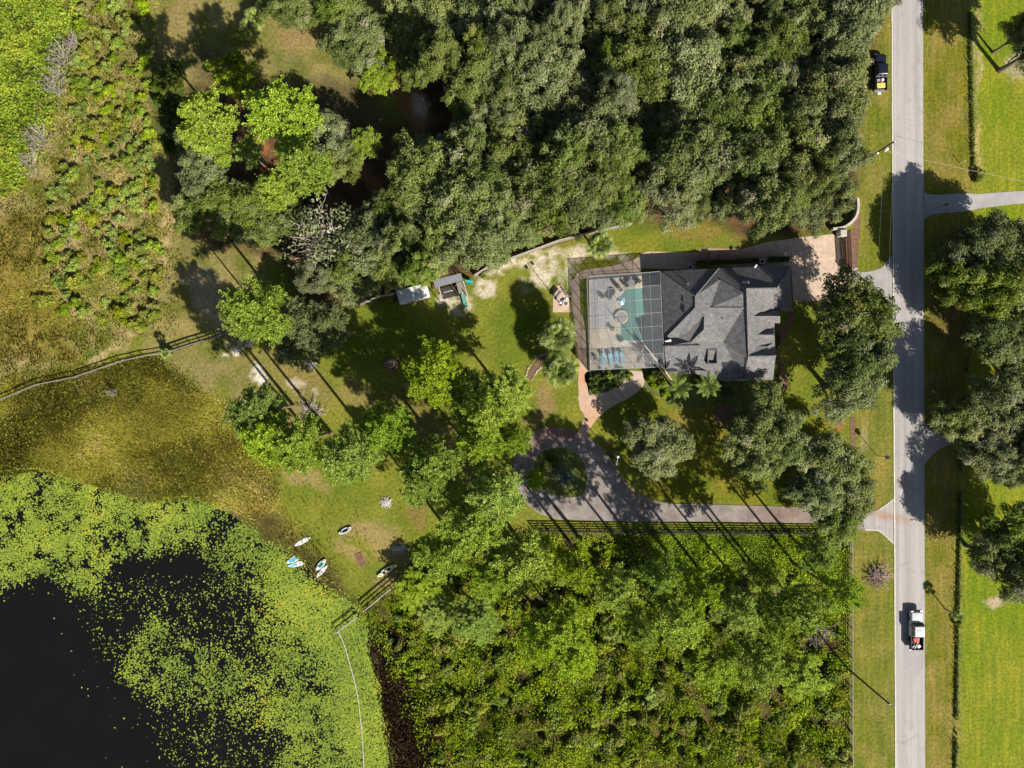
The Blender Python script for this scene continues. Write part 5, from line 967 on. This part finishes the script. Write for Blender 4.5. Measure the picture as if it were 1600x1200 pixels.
# ------------------------------------------------------------------ boats and boards by the lake
def hull(px, py, ang, L, Wd, label, m_, name='kayak', cat='kayak', h=.3, deck=None, seats=0, seatm=None, pad=None, z=.0):
    p = P(px, py); o = thing(name, label, cat, (p.x, p.y, max(-.26, gz(p.x, p.y))+z), ang); n = 14; top, bot = [], []
    for i in range(n+1):
        t = -1+2*i/n; wd = Wd/2*(1-abs(t)**2.3)**.8 if abs(t) < 1 else 0; top.append((t*L/2, wd, h*(.75+.3*t*t))); bot.append((t*L/2*.93, wd*.55, .0+.08*t*t))
    v = top+[(x, -y, z_) for x, y, z_ in top]+bot+[(x, -y, z_) for x, y, z_ in bot]; m1 = n+1; f = []
    for i in range(n):
        f += [(i, i+1, 2*m1+i+1, 2*m1+i), (m1+i+1, m1+i, 3*m1+i, 3*m1+i+1), (2*m1+i, 2*m1+i+1, 3*m1+i+1, 3*m1+i), (i+1, i, m1+i, m1+i+1)]
    MB().add(v, f).obj('hull', m_, o)
    if deck: MB().add([(x*.8, y*.62, z_+.012) for x, y, z_ in top]+[(x*.8, -y*.62, z_+.012) for x, y, z_ in top], [(i+1, i, m1+i, m1+i+1) for i in range(n)]).obj('cockpit', deck, o)
    for k in range(seats): MB().box((-L*.27+k*L*.54/max(1, seats-1), 0, h*.8+.06), (L*.13, Wd*.5, .1)).obj('seat', seatm, o, .02)
    if pad: MB().box((L*pad[1], 0, h*.78+.03), (L*pad[2], Wd*.62, .03)).obj('deck_pad', pad[0], o)
    return o
hull(473, 846, .50, 2.9, .70, 'white paddle board lying alone on the dark shore', white_m, 'paddle_board', 'paddle board', .12)
hull(460, 874, .45, 3.0, .85, 'white paddle board with a blue deck pad, left of its pair', cream_m, 'paddle_board', 'paddle board', .14, None, 0, None, (bluep_m, -.08, .5))
hull(464, 882, .22, 3.0, .75, 'pale blue-white board beside the blue-padded board', white_m, 'paddle_board', 'paddle board', .14, None, 0, None, (blue_m, -.2, .4))
hull(502, 882, .85, 2.3, .85, 'teal and white sit-on kayak at the water edge', white_m, 'kayak', 'kayak', .3, teal_m, 2, white_m)
hull(503, 893, .82, 2.7, .6, 'narrow white board below the teal kayak', white_m, 'paddle_board', 'paddle board', .12)
hull(540, 828.5, .48, 2.3, .75, 'white kayak with navy cockpit on the lawn', white_m, 'kayak', 'kayak', .32, navy_m, 2, grey_m)
hull(604.5, 891, .60, 3.5, .8, 'cream canoe with black seats beside the lakeside fence', cream_m, 'canoe', 'canoe', .38, blk_m, 3, cream_m)
# floating boom across the lily pads
bp = [P(x, y) for x, y in smooth([(528, 988), (537, 1008), (545, 1035), (553, 1065), (559, 1095), (563, 1130), (566, 1165), (568, 1205), (569, 1240)], 5, False)]; a0 = bp[0]
o = thing('floating_boom', 'long pale floating boom curving across the lily pads', 'boom', (a0.x, a0.y, -.22))
for i in range(len(bp)-1): MB().tube([bp[i]-a0, bp[i].lerp(bp[i+1], .97)-a0], .075, 7).obj('float_segment', stone_m, o)

# ------------------------------------------------------------------ playset, trailer and small things in the garden
o = thing('trailer', 'white-roofed box trailer parked at the wood edge', 'trailer', P(648, 461), .27)
MB().box((0, 0, 1.3), (4.7, 2.1, 1.7)).obj('body', white_m, o, .08, True); MB().box((.02, 0, 2.19), (4.8, 2.2, .1), 0, (.96, .9, 0, 0)).obj('roof', white_m, o, .04, True); MB().tube([(-2.3, .5, .5), (-3.4, 0, .5)], .05, 5).obj('tow_bar', blk_m, o); MB().tube([(-2.3, -.5, .5), (-3.4, 0, .5)], .05, 5).obj('tow_bar', blk_m, o); MB().box((1.2, -1.06, 1.3), (.8, .03, 1.4)).obj('door', grey_m, o); MB().box((-.8, -1.06, 1.6), (1.0, .03, .5)).obj('window', glass_m, o); MB().box((.6, 0, 2.28), (.4, .4, .12)).obj('roof_vent', grey_m, o, .02)
tm = MB().tube([(0, -.12, 0), (0, .12, 0)], .34, 16).mesh('wheel', tyre_m)
for sx, sy in ((-.35, -1), (.4, -1), (-.35, 1), (.4, 1)): q = link('wheel', tm, o); q.location = (sx, sy*.98, .34)
o = thing('playset', 'wooden playset with grey roof panel and green slides', 'playset', P(711, 452), .26)
MB().box((-.6, 1.25, 2.3), (4.4, 1.15, .08)).obj('roof_panel', roofgrey_m, o, .02)
for x, y in ((-2.7, .75), (1.5, .75), (-2.7, 1.75), (1.5, 1.75), (-2.6, -1.6), (.35, -1.5), (1.6, -1.6)): MB().box((x, y, 1.15), (.12, .12, 2.3)).obj('post', wood_m, o)
pm = MB().box((0, 0, 0), (1.15, .16, .04)).mesh('deck_plank', wood_m)
for i in range(10): link('deck_plank', pm, o).location = (1.05, .65-i*.18, 1.3)
pm = MB().box((0, 0, 0), (2.3, .17, .04)).mesh('floor_plank', darkwood_m)
for i in range(9): link('floor_plank', pm, o).location = (-1.0, .6-i*.2, .15)
MB().box((-2.2, -.4, 2.2), (.14, 2.6, .14)).obj('swing_beam', stone_m, o); MB().box((-1.0, -.2, 1.0), (1.6, .1, .08)).obj('cross_rail', stone_m, o)
for x in (-2.35, -1.95): MB().tube([(x, -.6, 2.15), (x, -.6, .5)], .015, 4).obj('chain', grey_m, o)
MB().box((-2.15, -.6, .5), (.5, .2, .04)).obj('swing_seat', green_m, o); MB().tube([(1.65, -1.5, 1.2), (1.65, .6, 2.1)], .05, 5).obj('brace', stone_m, o)
def slide(o, p, rz, L, m_):
    q = link('slide', None, o); q.location = p; q.rotation_euler = (.55, 0, rz)
    MB().box((0, -L/2, 0), (.5, L, .04)).obj('slide_bed', m_, q); [MB().box((s*.25, -L/2, .09), (.05, L, .2)).obj('slide_side', m_, q) for s in (-1, 1)]
slide(o, (1.0, -1.2, 1.3), 0, 2.3, green_m); slide(o, (1.9, .55, 1.3), 1.2, 1.3, teal_m)
lad = MB(); [lad.box((.2, -1.35-.14*i, 1.15-.24*i), (.5, .06, .05)) for i in range(5)]; lad.obj('ladder', redwood_m, o)
o = thing('fire_pit', 'round dark red brick fire pit ring on the shaded lawn', 'fire pit', P(611, 570)); bmh = MB().box((0, 0, .14), (.34, .26, .28)).mesh('brick', redwood_m)
for i in range(18): a = i*6.2832/18; q = link('brick', bmh, o); q.location = (.95*math.cos(a), .95*math.sin(a), 0); q.rotation_euler[2] = a+1.57+random.uniform(-.1, .1)
MB().lathe((0, 0, 0), [(.8, 0), (.7, .08), (.1, .1)], 16).obj('ash_bed', bark_m, o); lg = MB(); [lg.tube([(-.4, .1*i-.15, .15), (.4, -.2+.13*i, .22)], .06, 6) for i in range(4)]; lg.obj('log', polewood_m, o)
def heap(px, py, rx, ry, ang, label, m_, name, cat, n=60, sz=.14, h=.3):
    o = thing(name, label, cat, P(px, py), ang); r = random.Random(int(px)); sm_ = MB().lathe((0, 0, 0), [(.05, -.6), (.8, -.3), (1, .1), (.5, .6), (.05, .7)], 6).mesh('stone', m_)
    mb = MB(); mb.lathe((0, 0, 0), [(1, -.1), (.8, h*.4), (.4, h*.75), (.05, h*.8)], 12); b = mb.obj('mound', m_, o); b.scale = (rx*.8, ry*.8, 1)
    for i in range(n):
        a = r.random()*6.283; d = math.sqrt(r.random()); q = link('lump', sm_, o); q.location = (rx*d*math.cos(a), ry*d*math.sin(a), h*(1-d)*.8+.02); s_ = sz*r.uniform(.5, 1.2); q.scale = (s_, s_*r.uniform(.6, 1.2), s_*.7); q.rotation_euler[2] = r.random()*6
heap(603, 785, 1.1, .9, .2, 'grey gravel pile on the lawn above the boats', ash_m, 'gravel_pile', 'gravel pile', 70)
heap(624, 857, 1.35, .6, .15, 'long grey ash heap near the lakeside pines', ash_m, 'ash_heap', 'ash heap', 60, .16, .35)
o = thing('plank_mat', 'worn red brown plank mat lying on the lawn by the lake', 'mat', P(563, 874), .45); pm = MB().box((0, 0, 0), (.13, 2.2, .05)).mesh('plank', redwood_m)
for i in range(8): q = link('plank', pm, o); q.location = (-.5+i*.145, random.uniform(-.08, .08), .03)
def lamp_post(px, py, h, lab, rz):
    o = thing('lamp_post', lab, 'lamp post', P(px, py), rz); MB().tube([(0, 0, -.1), (0, 0, h)], [.07, .045], 8).obj('post', blk_m, o); MB().tube([(-.5, 0, h-.1), (0, 0, h), (.5, 0, h-.1)], .03, 5).obj('cross_arm', white_m, o)
    for s in (-1, 1): MB().lathe((s*.55, 0, h-.42), [(.05, 0), (.24, .05), (.2, .3), (.05, .4)], 12).obj('lamp_head', white_m, o, 0, True)
    MB().lathe((0, 0, 0), [(.2, 0), (.16, .2), (.08, .3)], 10).obj('base', blk_m, o)
lamp_post(957, 714, 5.2, 'twin white-headed lamp post beside the loop driveway', 1.4); lamp_post(876, 476, 6.0, 'twin-headed lamp post on the pad west of the pool cage', .6)
o = thing('grill', 'silver grill on the paver pad west of the cage', 'grill', P(872, 461), .9); MB().box((0, 0, .75), (1.2, .5, .3)).obj('firebox', chrome_m, o, .04); MB().box((0, 0, .98), (1.1, .46, .2), 0, (.9, .6, 0, 0)).obj('lid', chrome_m, o, .04); MB().box((-.75, 0, .85), (.35, .45, .04)).obj('side_shelf', blk_m, o); [MB().tube([(x, y, 0), (x, y, .6)], .025, 5).obj('leg', blk_m, o) for x in (-.5, .5) for y in (-.2, .2)]
o = thing('planter', 'white round planter on the paver pad', 'planter', P(883.5, 474)); MB().lathe((0, 0, 0), [(.3, 0), (.42, .5), (.34, .5), (.3, .35)], 18).obj('bowl', white_m, o); MB().lathe((0, 0, .35), [(.3, 0), (.05, .06)], 12).obj('soil', mulch_m, o)
def bicycle(px, py, rz, lab, m_):
    o = thing('bicycle', lab, 'bicycle', P(px, py), rz); o.rotation_euler[0] = .25
    for x in (-.5, .5):
        MB().tube([(x+.33*math.cos(a*.4488), 0, .35+.33*math.sin(a*.4488)) for a in range(15)], .025, 5, False).obj('wheel', tyre_m, o)
    fr = MB(); [fr.tube([a, b_], .022, 5) for a, b_ in (((-.5, 0, .35), (-.15, 0, .85)), ((-.15, 0, .85), (.38, 0, .85)), ((.38, 0, .85), (0, 0, .35)), ((0, 0, .35), (-.15, 0, .85)), ((-.5, 0, .35), (0, 0, .35)), ((.38, 0, .9), (.5, 0, .35)))]; fr.obj('frame', m_, o)
    MB().box((-.17, 0, .95), (.26, .14, .06)).obj('saddle', blk_m, o, .02); MB().tube([(.36, -.3, 1.0), (.36, .3, 1.0)], .02, 5).obj('handlebar', blk_m, o)
bicycle(882, 458, 2.2, 'white bicycle leaning on the pad west of the cage', white_m); bicycle(887, 463, 2.6, 'grey bicycle beside the white bicycle', grey_m)
o = thing('garden_bench', 'rusty garden bench under the lone grey oak', 'bench', P(953, 707), .5); [MB().box((0, -.2+i*.13, .44), (1.3, .1, .04)).obj('seat_slat', redwood_m, o) for i in range(3)]; [MB().box((0, .27, .6+i*.16), (1.3, .03, .1)).obj('back_slat', redwood_m, o) for i in range(2)]; [MB().box((s*.58, 0, .22), (.06, .5, .44)).obj('leg', blk_m, o) for s in (-1, 1)]
p = P(1369, 711); o = thing('bird_house', 'bird house on a tall thin post on the road verge', 'bird house', p); MB().tube([(0, 0, -.1), (0, 0, 3.1)], .04, 6).obj('post', darkwood_m, o); MB().box((0, 0, 3.3), (.5, .4, .45)).obj('box', redwood_m, o, .02); MB().box((0, 0, 3.6), (.65, .55, .16), 0, (.1, 1, 0, 0)).obj('roof', darkwood_m, o)
o = thing('mailbox', 'black mailbox on a post beside the neighbour drive', 'mailbox', P(1472, 322)); MB().tube([(0, 0, -.1), (0, 0, 1.05)], .05, 6).obj('post', darkwood_m, o); MB().box((0, 0, 1.15), (.5, .2, .22)).obj('box', blk_m, o, .05); MB().box((.1, .12, 1.25), (.04, .02, .14)).obj('flag', red_m, o)
o = thing('marker_post', 'white marker post on the far verge', 'post', P(1500, 255)); MB().tube([(0, 0, -.1), (0, 0, 1.2)], .06, 8).obj('post', white_m, o); MB().lathe((0, 0, 1.2), [(.09, 0), (.05, .08)], 8).obj('cap', white_m, o)
o = thing('culvert_post', 'small pale post with black cap at the foot of the verge fence', 'post', P(1329, 1143)); MB().tube([(0, 0, -.1), (0, 0, .9)], .16, 10).obj('post', white_m, o); MB().lathe((0, 0, .9), [(.17, 0), (.14, .06)], 10).obj('cap', blk_m, o)
o = thing('leaning_trunk', 'pale bare trunk leaning from the bed toward the pool cage', 'trunk', P(1050, 594)); q0 = P(1050, 594); e_ = P(1006, 538, 5.6); MB().tube([(0, 0, -.2), tuple((e_-q0)*.5+Vector((.1, -.1, .3))), tuple(e_-q0)], [.13, .10, .07], 7).obj('stem', dead_m, o); MB().tube([tuple((e_-q0)*.6), tuple((e_-q0)*.6+Vector((.9, .3, 1.0)))], [.05, .02], 5).obj('branch', dead_m, o)
# fallen pale branches
for x, y, a, L, lab in ((1585, 92, .55, 2.2, 'pale broken branch on the east field'), (1592, 84, .9, 1.6, 'short broken branch on the east field'), (1325, 852, -.7, 2.4, 'bleached branch across the verge fence corner')):
    o = thing('fallen_branch', lab, 'branch', P(x, y), a); mb = MB(); rr = np.random.default_rng(int(x)); limb(mb, (-L/2, 0, .08), (L/2, 0, .15), .08, .03, rr, 6); mb.obj('limb', dead_m, o); m2 = MB(); [limb(m2, (t*L, 0, .1), (t*L+.5, s*.5, .25), .035, .012, rr, 4, 2) for t, s in ((-.2, 1), (.05, -1), (.2, 1))]; m2.obj('side_twigs', dead_m, o)

# ------------------------------------------------------------------ utility poles and wires
def utility_pole(px, py, h, lab, transf):
    o = thing('utility_pole', lab, 'utility pole', P(px, py)); MB().tube([(0, 0, -.3), (0, 0, h)], [.17, .11], 9).obj('pole', polewood_m, o); MB().lathe((0, 0, h), [(.12, 0), (.05, .08)], 8).obj('cap', white_m, o)
    for z, r_ in ((h-.15, .22),): MB().tube([(-.0, 0, z), (.35, 0, z+.1)], .03, 5).obj('bracket', grey_m, o); MB().lathe((.4, 0, z), [(.05, 0), (.07, .1), (.03, .25)], 8).obj('insulator', white_m, o)
    if transf: MB().lathe((.38, -.1, h*.68), [(.2, 0), (.26, .05), (.26, .75), (.1, .85)], 14).obj('transformer', white_m, o, 0, True); MB().tube([(0, 0, h*.74), (.35, -.1, h*.74)], .04, 5).obj('transformer_arm', grey_m, o); MB().box((-.25, -.3, h*.62), (.3, .2, .3)).obj('junction_box', white_m, o, .02)
utility_pole(1338, 259, 11.2, 'tall utility pole with white transformer at the wood edge', True); utility_pole(1319, 1040, 13.4, 'tall utility pole rising from the thicket beside the verge', False)
def wire(a, b_, sag, lab, r_=.018, m_=None):
    a, b_ = Vector(a), Vector(b_); o = thing('overhead_wire', lab, 'wire', a); pts_ = [(b_-a)*t+Vector((0, 0, -4*sag*t*(1-t))) for t in [i/24 for i in range(25)]]; MB().tube(pts_, r_, 4, False).obj('cable', m_ or grey_m, o)
def top(px, py, z): q = P(px, py); return (q.x, q.y, z)
wire(top(1338, 259, 11.1), top(1319, 1040, 13.2), 1.6, 'upper overhead wire strung between the two utility poles', .012); wire(top(1338, 259, 8.4), top(1319, 1040, 10.4), 2.0, 'lower overhead wire strung between the two utility poles', .012)
wire(top(1338, 259, 11.1), top(1345, -700, 11.4), 1.8, 'overhead wire running north from the transformer pole', .012); wire(top(1319, 1040, 13.2), top(1310, 1900, 13), 1.8, 'overhead wire running south from the thicket pole', .012)
wire(top(1338, 259, 7.6), top(1660, 318, 5.5), .6, 'pale service wire crossing the road from the transformer pole', .016, stone_m)

stuffcards('marsh_weeds', 'scattered green weeds among the marsh sedge', 'weeds', 26000, (-60, 560, 440, 800), [([(-60, 600), (0, 600), (190, 565), (245, 560), (350, 632), (425, 730), (430, 780), (-60, 800)], .8)], 47, olive_m, .45, .085, .45, (16, .52, 6))
